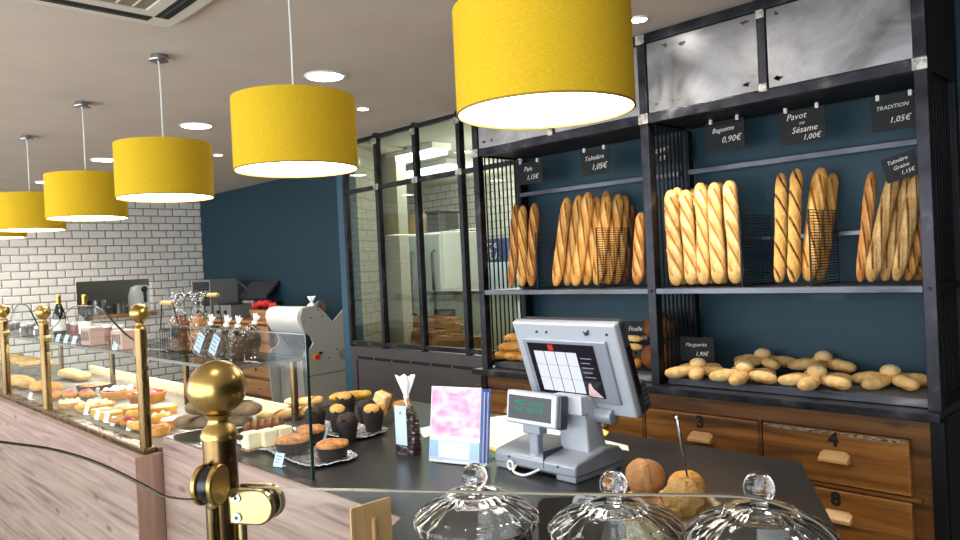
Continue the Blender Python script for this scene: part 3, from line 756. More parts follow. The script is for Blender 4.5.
for i, (b_, tx, ty, w, k, yb, yt) in enumerate(((860.5, 872.5, 172.5, 11.5, 'brown', 3.43, 3.60), (871, 896, 176, 14, 'grain', 3.40, 3.58), (884, 908, 175, 13.5, 'grain', 3.43, 3.60), (896, 919, 172, 13.5, 'grain', 3.42, 3.58),
        (908, 925, 214, 12, 'brown', 3.46, 3.58), (918, 926, 246, 11, 'brown', 3.52, 3.60))):
    stick(k, i, b_, tx, ty, w, lt[i], 'loaves at the right end', yb, yt)

# ------------------------------------------------------------------ wire dividers
def divider(pf, pb, pt, label):
    x = at(pf, 250, Y=3.375).x; y0 = 3.375; y1 = min(3.70, at(pb, 250, X=x).y); z0 = ZSH + .0055; z1 = at(pf, pt, Y=y0).z; r = .0042
    t = root('wire_divider', (x, (y0 + y1) / 2, ZSH), label, 'wire divider', 'wire dividers on the middle shelf'); o = t.location
    MB().tube([(x, y0, z0), (x, y0, z1), (x, y1, z1), (x, y1, z0), (x, y0, z0)], r, 6).build('rim_wire', M['steel_bar'], t, off=o, smooth=60)
    for k in range(1, 6):
        y = y0 + (y1 - y0) * k / 6
        MB().tube([(x, y, z0), (x, y, z1)], .0014, 5).build('upright_wire', M['steel_bar'], t, off=o)
    for k in range(1, 26):
        z = z0 + (z1 - z0) * k / 26
        MB().tube([(x + .002, y0, z), (x + .002, y1, z)], .0018, 5).build('cross_wire', M['steel_bar'], t, off=o)
    return x
divider(536, 564, 233, 'wire divider between the thin baguettes and the golden baguettes')
XD2 = at(597, 250, Y=3.375).x; XD4 = at(810, 250, Y=3.375).x
divider(597, 632.6, 228, 'wire divider with golden baguettes showing through it left of the middle post')
divider(741, 774, 215, 'wire divider between the pale and the poppy seed baguettes')
divider(810, 841, 209.5, 'tall wire divider with sesame baguettes showing through it')

# ------------------------------------------------------------------ chalkboard price cards
def card(cx, cy, wpx, hpx, Y, lines, label, roll=0., tilt=.0, clips=True, yaw=0., legs=False, dim=1.):
    c = at(cx, cy, Y=Y); dpt = (c - EYE).dot(CF)
    d = ray(cx, cy)
    k = abs(d.y) / sqrt(d.x ** 2 + d.y ** 2)
    w = wpx * dpt / F_PX / (CR.x * 1 - CF.x * (cx - 480) / F_PX) ; h = hpx * dpt / F_PX
    t = root('price_card', c, label, 'price card', 'chalkboard price cards')
    t.rotation_euler = (tilt, roll, yaw)
    MB().box(-w / 2, w / 2, -.002, .002, -h / 2, h / 2).build('board', M['chalk_b'], t, bevel=.001)
    for s, dx, dz, sz in lines:
        text_obj(s, h * sz, M['chalk'], Matrix.Translation((dx * w, -.0035, dz * h)) @ fm @ Matrix.Rotation(.04, 4, 'Z'), t, shear=.3, name='chalk_lettering', bold=-.0001)
    if clips:
        for sx in (-.34, .34):
            MB().cbox((sx * w, -.004, h / 2 + .004), .016, .014, .026).build('clip', M['white'], t, bevel=.003)
    return t
card(529.5, 173, 25, 22, 3.60, [('Pain', -.05, .18, .30), ('1,15€', .12, -.20, .30)], 'small black card reading Pain above the three thin baguettes', roll=.02)
card(595, 162, 29, 25, 3.58, [('Tolmière', -.02, .17, .26), ('1,05€', .14, -.20, .32)], 'black card reading Tolmière above the golden baguettes', roll=.0)
card(662, 153, 24, 24, 3.69, [('0,99€', 0, .1, .26), ('1,31', .05, -.22, .26)], 'black card half hidden behind the bars beside the middle post', clips=False)
card(724, 135, 39, 29, 3.60, [('Baguette', -.04, .2, .23), ('0,90€', .16, -.16, .30)], 'black card reading Baguette above the pale baguettes')
card(802, 126, 46, 34, 3.58, [('Pavot', -.12, .3, .26), ('ou', 0, .1, .15), ('Sésame', .05, -.1, .25), ('1,00€', .2, -.34, .22)], 'black card reading Pavot ou Sésame above the seeded baguettes')
card(895, 113, 48, 33, 3.60, [('TRADITION', -.05, .2, .17), ('1,05€', .10, -.2, .25)], 'black card reading TRADITION at the right end of the rack')
card(900.5, 166.5, 35, 25, 3.50, [('Talmière', -.04, .26, .22), ('Graine', .02, .0, .22), ('1,15€', .16, -.26, .22)], 'tilted black card reading Talmière Graine standing on the seedy baguettes', roll=.0, clips=False).rotation_euler[1] = -.24
card(637, 333, 29, 23, 3.66, [('Ficelle', -.05, .18, .28), ('0,60€', .16, -.2, .26)], 'faint black card reading Ficelle behind the thin bread sticks', clips=False)
card(662, 323, 22, 25, 3.70, [('1,50€', 0, .1, .26)], 'black card behind the bars above the two round loaves', clips=False)
card(697, 349, 34, 24, 3.55, [('Marguerite', -.02, .18, .22), ('1,90€', .14, -.2, .25)], 'black card reading Marguerite behind the flower shaped breads', clips=False)

# ------------------------------------------------------------------ trays on the slab and their bread
def tray(x0, x1, y0, y1, label):
    t = root('bread_tray', ((x0 + x1) / 2, y0, ZS), label, 'tray', 'wire mesh trays'); o = t.location
    MB().box(x0, x1, y0, y1, ZS + .003, ZS + .030).build('tray_frame', M['steel_bar'], t, off=o, bevel=.003)
    MB().box(x0 + .012, x1 - .012, y0 + .012, y1 - .012, ZS + .030, ZS + .034).build('mesh_mat', tray_mat, t, off=o)
    MB().box(x0, x1, y0 - .004, y0 + .006, ZS + .003, ZS + .038).build('tray_lip', M['shelf_steel'], t, off=o, bevel=.002)
    return t
tray_mat = tiles('grey woven tray mesh', C(150, 146, 142), C(132, 129, 126), C(70, 70, 70), .009, .009, ('X', 'Y'), bump=.8, rough=.6, mortar=.0015, off=.5)
tray(PX[0] + .035, PX[1] - .04, SY + .06, SB - .01, 'dark mesh tray under the small baguettes in the left bay')
tray(PX[1] + .045, PX[2] - .035, SY + .055, SB - .01, 'dark mesh tray under the flower shaped breads')
ZT = ZS + .036

def petal_mesh(seed):
    p = loaf(L=.160, R=.036, seed=seed, slashes=0, squash=.8, tip=.42, depth=0, nl=22, nr=24, wob=.05)
    return p
petals = []
for s in range(3):
    o = petal_mesh(40 + s).build('petal', M['crust_flour'], smooth=180); scene.collection.objects.unlink(o); petals.append(o)
heart = MB().ball((0, 0, 0), .043, (1, 1, .72)); heart.t = [.55 + .3 * (p.z / .043) for p in heart.v]
heart = heart.build('heart', M['crust_flour'], smooth=180); scene.collection.objects.unlink(heart)
def flower(px, py, a0, lift, label, n=5, sc=1.):
    c = at(px, py, Z=ZT + .062 + lift); c.z = ZT + lift
    t = root('flower_bread', c, label, 'bread', 'flower shaped breads', a0)
    for k in range(n):
        a = 2 * pi * k / n
        p = petals[k % 3].copy(); LINK(p); p.parent = t
        d = V((cos(a), sin(a), -.06)); m = frame_m(V((cos(a) * .012, sin(a) * .012, .040)), d, (-sin(a), cos(a), 0))
        p.matrix_local = m
    h = heart.copy(); LINK(h); h.parent = t; h.location = (0, 0, .072)
    t.scale = (sc, sc, sc)
    return t
flower(763, 356.0, .5, .030, 'flower shaped bread at the back, left of the middle, under the shelf')
flower(823, 359.5, 1.0, .026, 'flower shaped bread at the back, in the middle of the tray')
flower(700.5, 366.0, .15, 0, 'flower shaped bread furthest left, beside the Marguerite card')
flower(749, 370.0, 1.1, 0, 'flower shaped bread in front, second from the left')
flower(813, 373.0, .95, 0, 'flower shaped bread in front, in the middle of the tray')
flower(888, 373.5, .6, 0, 'flower shaped bread furthest right, beside the right post')

# small golden baguettes in the lower left, stacked
pb = proto('small_baguette#g', 'crust_gold', L=.30, R=.034, seed=5, slashes=3, tip=.22, depth=.15)
for i, (px, py, lv) in enumerate(((489, 358, 0), (502, 359, 0), (515, 359, 0), (495, 350, 1), (509, 349.5, 1), (502, 340.5, 2))):
    Y0 = 3.40 + .0
    b = at(px, py, Y=SY + .10); b.z = ZT + .034 + lv * .056
    m = frame_m(b, V((.70, .71, .0)), (0, 0, 1)); m = m @ Matrix.Rotation(-pi / 2, 4, 'Z')
    put(pb, 'small_baguette', m, 'small golden baguette in the pile at the left end, ' + ('bottom row, leftmost', 'bottom row, second', 'bottom row, third', 'middle row, left one', 'middle row, right one', 'lying on top')[i], 'bread', 'small baguettes in a pile', (.96, .96, 1))
# thin bread sticks and small loaves right of the till
pf = proto('thin_bread#f', 'crust_flour', L=.40, R=.020, seed=8, slashes=4, tip=.12, depth=.2)
for i, (px, py, dz) in enumerate(((646, 346, .178), (646, 354, .132))):
    b = at(px - 6, py, Y=3.50); b2 = b + V((-.38, .04, -.01)); b.z = ZT + dz; b2.z = ZT + dz + .004
    m = frame_m(b2, b - b2, (0, 1, 0))
    put(pf, 'thin_bread', m, ('upper of the two pale bread sticks under the Ficelle card', 'lower of the two pale bread sticks under the Ficelle card')[i], 'bread', 'thin bread sticks')
for i, (px, py) in enumerate(((622, 359), (636, 360), (629, 351))):
    b = at(px, py, Y=3.46 + .02 * i); b.z = ZT + .036 + (.05 if i == 2 else 0)
    m = frame_m(b, V((-.5, .86, 0)), (1, 0, 0))
    put(pb, 'small_baguette', m, ('leftmost short baguette end under the pale bread sticks', 'rightmost short baguette end under the pale bread sticks', 'short baguette lying across two others under the bread sticks')[i], 'bread', 'short baguettes under the sticks', (.9, .9, .6))
def boule(r, seed, sq=.8, cross=True, rough=.03):
    rr = random.Random(seed); p1, p2 = rr.uniform(0, 6), rr.uniform(0, 6)
    mb = MB().ball((0, 0, 0), r, (1, 1, sq), 40, 26); mb.t = []
    for i, p in enumerate(mb.v):
        a = math.atan2(p.y, p.x); s = 1 + .03 * sin(3 * a + p1) + .02 * sin(5 * p.z / r + p2) + rough * MN.noise(p * (3 / r) + V((seed, 0, 0))) + rough * .7 * MN.noise(p * (8 / r) + V((seed, 0, 0)))
        t = .45
        if cross and p.z > 0:
            q = (p.x * .8 + p.y * .6) / r
            g = math.exp(-((q - .15) / .10) ** 2); s *= 1 - .07 * g; t += .3 * math.exp(-((q) / .2) ** 2) - .35 * math.exp(-((q - .24) / .06) ** 2)
        mb.v[i] = p * s; mb.t.append(t)
    return mb
bo = boule(.095, 3).build('round_loaf', M['crust_dark'], smooth=180, off=(0, 0, 0)); scene.collection.objects.unlink(bo)
for i, (px, py, yy, zz) in enumerate(((664, 372, 3.55, ZT + .078), (664, 338, 3.58, ZT + .226))):
    b = at(px, py, Y=yy); b.z = zz + .01 * i; b.x = PX[1] - .128; b.y += .015
    put(bo, 'round_loaf', Matrix.Translation(b) @ Matrix.Rotation(.6 * i, 4, 'Z'), ('dark round loaf lying on the tray left of the middle post', 'dark round loaf stacked on top of the other behind the bars')[i], 'bread', 'dark round loaves')
# ------------------------------------------------------------------ sales counter: long arm + slanted arm
ZK = .92
CB, CFy, CX0 = 2.44, 1.272, -3.388
DIR = V((.515, -.857, 0)).normalized(); NRM = V((.857, .515, 0)).normalized()
B_ = V((-1.682, CFy, 0)); END = 0.985
P_c = [V((CX0, CFy, 0)), B_, B_ + DIR * END, B_ + DIR * END + NRM * 1.116, V((-1.05, CB, 0)), V((CX0, CB, 0))]
ct = root('sales_counter', (-2.4, CFy, FLOOR), 'angled sales counter with slate top and pale pink wood front', 'counter'); oc = ct.location
inset = 0.012
MB().prism([p + V((0, 0, ZK - .03)) for p in P_c], (0, 0, .03)).build('slate_top', M['slate'], ct, off=oc)
# wooden facing with its own thickness
MB().box(CX0, B_.x + .02, CFy - .014, CFy + .004, FLOOR + .001, ZK - .002).build('front_panel', M['oak'], ct, off=oc, bevel=.001)
a_, b2 = P_c[1], P_c[2]
MB().prism([a_ + V((0, 0, FLOOR + .001)), b2 + V((0, 0, FLOOR + .001)), b2 + V((0, 0, ZK - .032)), a_ + V((0, 0, ZK - .032))], NRM * .02).build('side_panel', M['grey_dk'], ct, off=oc)
mb = MB().prism([p + V((0, 0, FLOOR + .001)) for p in [V((CX0 + .02, CFy + .02, 0)), B_ + V((.03, .02, 0)), b2 + NRM * .04 - DIR * .03, P_c[3] - NRM * .03 - DIR * .03, V((-1.07, CB - .03, 0)), V((CX0 + .02, CB - .03, 0))]], (0, 0, ZK - .031 - FLOOR))
mb.build('body', M['black_m'], ct, off=oc)

# ------------------------------------------------------------------ glass display case
CY = 1.14; ZL = .85; CR_ = -3.398; PCY = CY + .075
dc = root('display_case', (-5.4, CY, FLOOR), 'long pastry case with pink wood base, brass posts with balls and arched glass', 'display case'); oD = dc.location
def D(mbx, name, mat, par=None, **k): return mbx.build(name, mat, par or dc, off=oD, **k)
XL = -8.6
D(MB().box(XL, CR_, CY, 2.02, FLOOR + .001, ZL), 'wood_base', M['oak'], bevel=.002)
D(MB().box(CR_ - .002, CR_ + .006, CY + .001, CFy - .016, FLOOR + .001, ZL - .001), 'end_panel', M['oak_y'])
D(MB().box(XL, CR_ - .02, PCY - .03, PCY + .03, ZL, ZL + .026), 'brass_rail', M['brass_d'], bevel=.006)
D(MB().box(XL, CR_ - .02, PCY + .036, 1.90, ZL + .002, ZL + .018), 'steel_deck', plain('deck steel', C(128, 125, 116), .4, .4))
D(MB().box(-6.6, CR_ - .02, 1.90, 1.915, ZL + .035, ZL + .10), 'back_rail', plain('cream back rail', C(222, 210, 176), .7))
ZG = 1.22
D(MB().box(XL, -3.12, 1.44, 1.86, ZG - .012, ZG), 'glass_shelf', glass_pane('grey shelf glass', (.70, .72, .70, 1), .5))
D(MB().box(XL, -3.12, 1.434, 1.44, ZG - .013, ZG + .001), 'shelf_front_edge', plain('steel shelf edge', C(150, 150, 146), .3, .7))
D(MB().box(-3.12, -3.114, 1.434, 1.86, ZG - .013, ZG + .001), 'shelf_end_edge', M['alu'])
for x in (-3.17, -4.42, -5.72, -7.0):
    z0 = ZK if x > CR_ else ZL
    D(MB().cyl((x, 1.80, z0 + .001), (x, 1.80, ZG - .013), .018, .018, 14), 'back_post', M['brass_d'], smooth=40)

def ball_post(par, x, y, z0, zc, r, R, off, mat=None):
    """brass tube with a turned collar and a ball"""
    p = MB().cyl((x, y, z0), (x, y, zc - R * 1.75), r, r, 24).build('post', mat or M['brass_d'], par, off=off, smooth=40)
    prof = [(0, zc - R * 1.76), (r * 1.08, zc - R * 1.76), (r * 1.12, zc - R * 1.62), (r * 1.02, zc - R * 1.52), (r * .98, zc - R * 1.42), (r * .72, zc - R * 1.28), (r * .60, zc - R * 1.12), (r * .66, zc - R * 1.0), (r * .8, zc - R * .9), (0, zc - R * .88)]
    MB().lathe(prof, (x, y, 0), 28).build('collar', M['brass'], par, off=off, smooth=50)
    MB().ball((x, y, zc), R, (1, 1, .98), 36, 24).build('ball_finial', M['brass'], par, off=off, smooth=180)
    return p
posts = [at(139.5, 313, Y=PCY), at(43, 312, Y=PCY), at(3, 311, Y=PCY)]
posts = [V((p.x, PCY, p.z)) for p in posts] + [V((-7.5, PCY, 1.47))]
for p in posts:
    ball_post(dc, p.x, p.y, ZL + .001, p.z, .026, .043, oD)
def arch_pane(a, b, z0, ze, zp, name_par, off, th=.008, n=40, left=True, right=True, mat='pane'):
    """upright pane between a and b with an S-curved, arched upper edge"""
    a, b = V(a), V(b); d = (b - a); nrm = V((-d.y, d.x, 0)).normalized() * th
    prof = []
    for i in range(n + 1):
        t = i / n; s = min(t if left else 1, (1 - t) if right else 1) / .42
        s = min(1, max(0, s)); s = s * s * (3 - 2 * s)
        prof.append((t, ze + (zp - ze) * s))
    top = [V((a.x + d.x * t, a.y + d.y * t, z)) for t, z in prof]
    poly = [V((a.x, a.y, z0)), V((b.x, b.y, z0))] + top[::-1]
    MB().prism(poly, nrm).build('glass_pane', M[mat], name_par, off=off)
    return [p + nrm * .5 for p in top]
for p, q in zip(posts[1:], posts[:-1]):
    top = arch_pane((p.x + .028, PCY, 0), (q.x - .028, PCY, 0), ZL + .026, 1.345, 1.50, dc, oD)
    MB().tube(top[len(top) // 2 + 3:], .0052, 6).build('glass_edge', M['pane_edge'], dc, off=oD, smooth=60)
    MB().tube(top[:len(top) // 2 + 4], .003, 6).build('glass_edge', M['pane_rim'], dc, off=oD, smooth=60)
    for x, s in ((p.x + .034, 1), (q.x - .034, -1)):
        MB().cyl((x, PCY - .016, 1.30), (x, PCY + .024, 1.30), .020, .020, 16).build('glass_clip', M['brass_p'], dc, off=oD, smooth=40)
# glass guard on the counter at the end of the case
gy = at(312, 480, Z=ZK).y; gx0, gx1 = -3.35, at(312, 480, Z=ZK).x
gg = root('glass_guard', (gx1, gy, ZK), 'upright glass guard with dark green edge standing on the counter before the cakes', 'glass guard'); og = gg.location
MB().box(gx0, gx1, gy, gy + .008, ZK + .001, 1.41).build('front_pane', M['pane'], gg, off=og)
MB().box(gx1 - .001, gx1 + .004, gy - .001, gy + .009, ZK + .001, 1.41).build('pane_edge', M['pane_edge'], gg, off=og)
MB().box(gx0, gx1, gy - .001, gy + .009, 1.41, 1.414).build('top_edge', plain('grey glass edge', C(96, 108, 104), .1), gg, off=og)

# ------------------------------------------------------------------ brass post and curved glass screen in front
gp = V((-1.046, .479, 0)); bc = at(217, 388, D=1.085); gp = V((bc.x, bc.y, 0))
gs = root('glass_screen', gp + V((0, 0, FLOOR)), 'large brass post with ball top clamping two curved glass panes in front', 'glass screen'); oG = gs.location
ball_post(gs, gp.x, gp.y, FLOOR + .001, bc.z, .0240, .0415, oG)
zc = 1.292
d1 = V((.585, -.811, 0)).normalized(); d2 = NRM.copy()
# right pane: level top with a rounded far corner
def spline(pts, m=8):
    out = []
    for i in range(len(pts) - 1):
        p0 = pts[max(i - 1, 0)]; p1 = pts[i]; p2 = pts[i + 1]; p3 = pts[min(i + 2, len(pts) - 1)]
        for k in range(m):
            t = k / m
            out.append(.5 * ((2 * p1) + (p2 - p0) * t + (2 * p0 - 5 * p1 + 4 * p2 - p3) * t * t + (3 * p1 - p0 - 3 * p2 + p3) * t ** 3))
    return out + [pts[-1]]
def curved_pane(d, pix, ext, z0=.25, th=.008):
    nn = V((-d.y, d.x, 0))
    def hit(px, py):
        q = ray(px, py); k = (gp - EYE).dot(nn) / q.dot(nn); return EYE + q * k
    top = spline([hit(*p) for p in pix]) + [gp + d * s + V((0, 0, z)) for s, z in ext]
    top[0] = gp + d * .040 + V((0, 0, top[0].z))
    poly = [V((top[0].x, top[0].y, z0))] + top + [V((top[-1].x, top[-1].y, z0))]
    MB().prism(poly, nn * th).build('glass_pane', M['pane'], gs, off=oG)
    MB().tube([p + nn * th * .5 for p in top], .0042, 4, sq=.36).build('glass_rim', M['pane_rim'], gs, off=oG, smooth=60)
curved_pane(d2, ((275, 489.5), (400, 491.5), (550, 494.5), (690, 496), (745, 498), (775, 504), (800, 514), (820, 525), (836, 540), (846, 555)), ())
curved_pane(d1, ((197, 498), (182, 499), (160, 495.5), (140, 485), (112, 471), (82, 458.7), (45, 448.7), (0, 442.5), (-60, 434)), ((.62, 1.50), (.75, 1.49)))
# clamps: two plates, gasket, screws
def clamp(d, zc, w, h, label_round=.5, off0=.02):
    side = V((-d.y, d.x, 0)).normalized()
    def outline(c, ww, hh):
        # D shape: flat towards the post, rounded outside
        pts = [c + V((0, 0, -hh / 2)), c + d * (ww - hh / 2) + V((0, 0, -hh / 2))]
        for k in range(1, 12):
            an = -pi / 2 + pi * k / 12
            pts.append(c + d * (ww - hh / 2 + hh / 2 * cos(an)) + V((0, 0, hh / 2 * sin(an))))
        pts += [c + d * (ww - hh / 2) + V((0, 0, hh / 2)), c + V((0, 0, hh / 2))]
        return pts
    for s in (-1, 1):
        c = gp + d * off0 + V((0, 0, zc)) + side * (s * .008 + .004)
        pl = MB().prism(outline(c, w, h), side * (s * .012)).build('clamp_plate', M['brass_p'], gs, off=oG, bevel=.003, bseg=3)
        for dz in (-.014, .014):
            cc = gp + d * (off0 + .014) + V((0, 0, zc + dz)) + side * (s * .020 + .004)
            MB().cyl(cc - side * .001 * s, cc + side * s * .003, .0075, .0068, 14).build('screw', M['chrome'], pl, off=oG, smooth=40)
            MB().cyl(cc + side * s * .003, cc + side * s * .0034, .003, .003, 6).build('screw_socket', M['black'], pl, off=oG)
    c = gp + d * (off0 + .004) + V((0, 0, zc)) + side * .004
    MB().prism([p - side * .0078 for p in outline(c, w - .008, h - .006)], side * .0156).build('gasket', M['black'], gs, off=oG)
clamp(d2, at(254, 505, D=1.07).z, .070, .050)
zl = at(206, 477, D=1.09).z
s1 = V((-d1.y, d1.x, 0)).normalized(); c1 = gp + d1 * .036 + V((0, 0, zl))
for s in (-1, 1):
    MB().cyl(c1 + s1 * (s * .008 + .004), c1 + s1 * (s * .016 + .004), .029, .028, 32).build('clamp_disc', M['brass'], gs, off=oG, smooth=40, bevel=.002)
MB().cyl(c1 - s1 * .004, c1 + s1 * .0115, .025, .025, 24).build('gasket', M['black'], gs, off=oG, smooth=40)
for dd, z9, mt in ((d1, zl - .035, 'brass_d'), (d2, at(254, 505, D=1.07).z - .027, 'brass_p')):
    MB().cyl(gp + dd * .030 + V((0, 0, .20)), gp + dd * .030 + V((0, 0, z9)), .0075, .0075, 10).build('edge_channel', M[mt], gs, off=oG, smooth=40)
sc0 = at(240, 437, D=1.072)
MB().cyl(sc0, sc0 + (EYE - sc0).normalized() * .004, .005, .004, 12).build('post_screw', M['chrome'], gs, off=oG, smooth=40)

# ------------------------------------------------------------------ food on the counter
def gtag(px, py, Z, label, w=.035, h=.045, yaw=.35, mat='tag_blue', cat='price tag', grp='small price tags', lean=.35):
    c = at(px, py + 4, Z=Z)
    t = root('price_tag', c, label, cat, grp); t.rotation_euler = (0, 0, yaw)
    MB().box(-w / 2, w / 2, -.001, .001, 0, h, Matrix.Rotation(-lean, 4, 'X')).build('tag_face', M[mat], t)
    MB().box(-w / 2, w / 2, 0, .022, 0, .002).build('tag_foot', M[mat], t)
    for k in range(3):
        MB().box(-w * .34, w * (.30 - .14 * k), -.0016, -.001, h * (.74 - .22 * k), h * (.74 - .22 * k) + .0028, Matrix.Rotation(-lean, 4, 'X')).build('tag_writing', plain('tag ink', C(90, 110, 150), .8) if 'tag ink' not in bpy.data.materials else bpy.data.materials['tag ink'], t)
    return t
def foil_tray(cx, cy, lx, ly, rz, label, mat='foil', z=ZK):
    n = 56; mb = MB(); vs = [V((0, 0, .004))]
    rings = [(.0, .90, .004), (.0, 1.0, .010), (.05, 1.04, .012)]
    for j, (wv, sc, z_) in enumerate(rings):
        for k in range(n):
            a = 2 * pi * k / n; ca, sa = cos(a), sin(a)
            ex = .42
            x = math.copysign(abs(ca) ** ex, ca) * lx / 2 * sc; y = math.copysign(abs(sa) ** ex, sa) * ly / 2 * sc
            w_ = 1 + wv * .35 * cos(k * pi)
            vs.append(V((x * w_, y * w_, z_ + (.003 * cos(k * pi) if j else 0))))
    fs = [(0, 1 + k, 1 + (k + 1) % n) for k in range(n)]
    for j in range(2):
        for k in range(n):
            a0 = 1 + j * n + k; b0 = 1 + j * n + (k + 1) % n
            fs.append((a0, b0, b0 + n, a0 + n))
    t = root('cake_tray', (cx, cy, z), label, 'tray', 'silver cake trays', rz)
    MB().add(vs, fs).build('tray_sheet', M[mat], t, smooth=50, solid=.0012)
    hm = MB()
    ring = [V((math.copysign(abs(cos(2 * pi * k / n)) ** .42, cos(2 * pi * k / n)) * lx / 2 * 1.045, math.copysign(abs(sin(2 * pi * k / n)) ** .42, sin(2 * pi * k / n)) * ly / 2 * 1.045, .013 + .002 * cos(k * pi))) for k in range(n + 1)]
    hm.tube(ring, .0025, 6).build('crimped_rim', M[mat], t, smooth=60)
    return t
c1_ = at(311, 455, Z=ZK); foil_tray(c1_.x, c1_.y, .42, .21, -.10, 'silver scalloped tray carrying the brown almond cakes')
c2_ = at(340, 432, Z=ZK); foil_tray(c2_.x, c2_.y, .42, .20, .20, 'silver oval tray under the dark chocolate muffins')
c3_ = at(262, 445, Z=ZK); foil_tray(c3_.x, c3_.y, .27, .13, .0, 'white lacy tray under the three cream cake slices', 'doily')
def cakelet(px, py, r, h, lift, label, topmat='cookie', sidemat='cakecup', grp='almond cakes', cat='cake', hl=.5):
    c = at(px, py, Z=ZK + .012 + lift)
    t = root('round_cake', c, label, cat, grp)
    MB().lathe([(0, 0), (r * .82, 0), (r * .98, h), (0, h)], seg=24, flute=24, depth=.02).build('paper_cup', M[sidemat], t, smooth=50)
    rr = random.Random(int(px)); ph = rr.uniform(0, 6)
    mb = MB().lathe([(0, h - .001), (r * .99, h), (r * 1.03, h + .004), (r * .98, h + .012), (r * .72, h + .019), (r * .4, h + .022), (0, h + .020)], seg=28)
    mb.v = [p + V((0, 0, .003 * sin(70 * p.x + ph) * cos(60 * p.y))) if p.z > h + .008 else p for p in mb.v]
    mb.build('baked_top', M[topmat], t, smooth=60); return t
cakelet(293, 451, .068, .040, 0, 'round brown almond cake at the left front of the silver tray')
cakelet(311, 441, .060, .040, .004, 'round brown almond cake behind the front left one on the silver tray')
cakelet(333, 457, .060, .042, 0, 'round brown almond cake at the right end of the silver tray')
gtag(277.5, 463, ZK + .002, 'pale blue tag leaning on the silver tray of almond cakes', .046, .050, .25)
gtag(321.5, 438, ZK + .012, 'pale blue tag between the almond cakes and the chocolate muffins', .042, .056, .3)
# chocolate muffins
def muffin(px, py, top, label, blond=True, s=1.):
    c = at(px, py, Z=ZK + .012)
    t = root('chocolate_muffin', c, label, 'muffin', 'chocolate muffins'); r = .036 * s
    mb = MB().lathe([(0, 0), (r * .72, 0), (r * 1.0, .062 * s), (r * 1.0, .064 * s), (0, .062 * s)], seg=24, flute=12, depth=.035)
    mb.build('tulip_paper', M['cakecup'], t, smooth=50)
    rr = random.Random(int(px * 3 + py))
    for k in range(4):
        a = pi / 4 + k * pi / 2 + rr.uniform(-.2, .2)
        p0 = V((cos(a - .6) * r * .96, sin(a - .6) * r * .96, .058 * s)); p1 = V((cos(a + .6) * r * .96, sin(a + .6) * r * .96, .058 * s)); p2 = V((cos(a) * r * 1.2, sin(a) * r * 1.2, .078 * s))
        nin = V((-cos(a) * .002, -sin(a) * .002, 0))
        MB().prism([p0, p1, p2], nin).build('paper_peak', M['cakecup'], t)
    mb = MB().ball((0, 0, .062 * s), r * 1.0, (1, 1, .85), 20, 14)
    mb.v = [p * 1 + V((0, 0, .004 * sin(90 * p.x) * cos(80 * p.y))) for p in mb.v if True]
    mb.build('cake_top', M['choc'], t, smooth=60)
    if blond:
        bl = MB().ball((0.004, -.010, .078 * s), r * .74, (1.15, 1.0, .72), 16, 10); bl.t = [.6] * len(bl.v)
        bl.build('blond_top', M['crust_gold'], t, smooth=180)
    return t
mf = ((312, 428, True, 'leftmost dark muffin on the oval tray, behind the glass edge', False), (340, 427, True, 'muffin with blond top standing behind the blue tag', True), (347, 412, True, 'muffin with blond top at the back of the oval tray', True),
      (355, 434, True, 'dark muffin in black paper at the front of the oval tray', False), (366, 420, True, 'dark muffin without blond top, right of the back one', False), (374, 427, True, 'muffin with blond top at the right end of the oval tray', True))
for px, py, _, lb, bl in mf: muffin(px, py + 4, 0, lb, bl, 1.22)
# cream cakes
for i, (px, py) in enumerate(((247, 450), (265.5, 447), (283.5, 443.5))):
    c = at(px, py, Z=ZK + .012)
    t = root('cream_slice', c, 'block of cream cheesecake on the white lacy tray, ' + ('leftmost', 'middle one', 'rightmost')[i], 'cake', 'cream cake slices', .05)
    MB().box(-.031, .027, -.03, .030, 0, .006).build('biscuit_base', M['cookie'], t)
    MB().box(-.031, .027, -.03, .030, .006, .070).build('cream_block', M['cream_c'], t, bevel=.006)
# long loaves on the counter
def lying(px0, py0, px1, py1, r, kind, label, grp, lift=0, name='long_loaf', sl=3, seed=1, sq=.75, tip=.2):
    a, b = at(px0, py0, Z=ZK + r * .8 + lift), at(px1, py1, Z=ZK + r * .8 + lift)
    L = (b - a).length
    pr = loaf(L=L, R=r, seed=seed, slashes=sl, tip=tip, squash=sq, depth=.16).build(name, M[kind], smooth=180)
    pr.matrix_world = frame_m(a, b - a, V((0, 0, 1)).cross(b - a) * -1 if False else (b - a).cross(V((0, 0, 1))))
    # scored side (-Y of the loaf) must face up
    z = (b - a).normalized(); y = V((0, 0, -1)); y = (y - z * y.dot(z)).normalized(); x = y.cross(z)
    m = Matrix((x, y, z)).transposed().to_4x4(); m.translation = a; pr.matrix_world = m
    return tag(pr, label, 'bread', grp)
lying(174, 421.5, 252, 420.5, .043, 'crust_rye', 'grey rye loaf lying at the front of the counter behind the brass ball', 'rye loaves', seed=2, sl=2)
lying(186, 408.5, 262, 407.5, .044, 'crust_rye', 'grey rye loaf lying on and behind the front one, left of the cakes', 'rye loaves', seed=3, sl=2, lift=.072)
lying(243, 428, 284, 422, .034, 'crust_dark', 'knobbly brown loaf between the rye loaves and the cream cakes', 'dark loaves', seed=4, sl=5)
lying(284, 403, 324, 400, .034, 'crust_flour', 'pale olive baguette lying across the counter left of the yellow loaf', 'olive loaves', seed=5, sl=2)
lying(329, 398, 372, 394, .032, 'custard', 'long yellow loaf lying at the back of the counter', 'olive loaves', seed=6, sl=0)
lying(256, 417, 318, 410, .034, 'crust_pale', 'pale speckled loaf lying in front of the olive baguette', 'olive loaves', seed=7, sl=2)
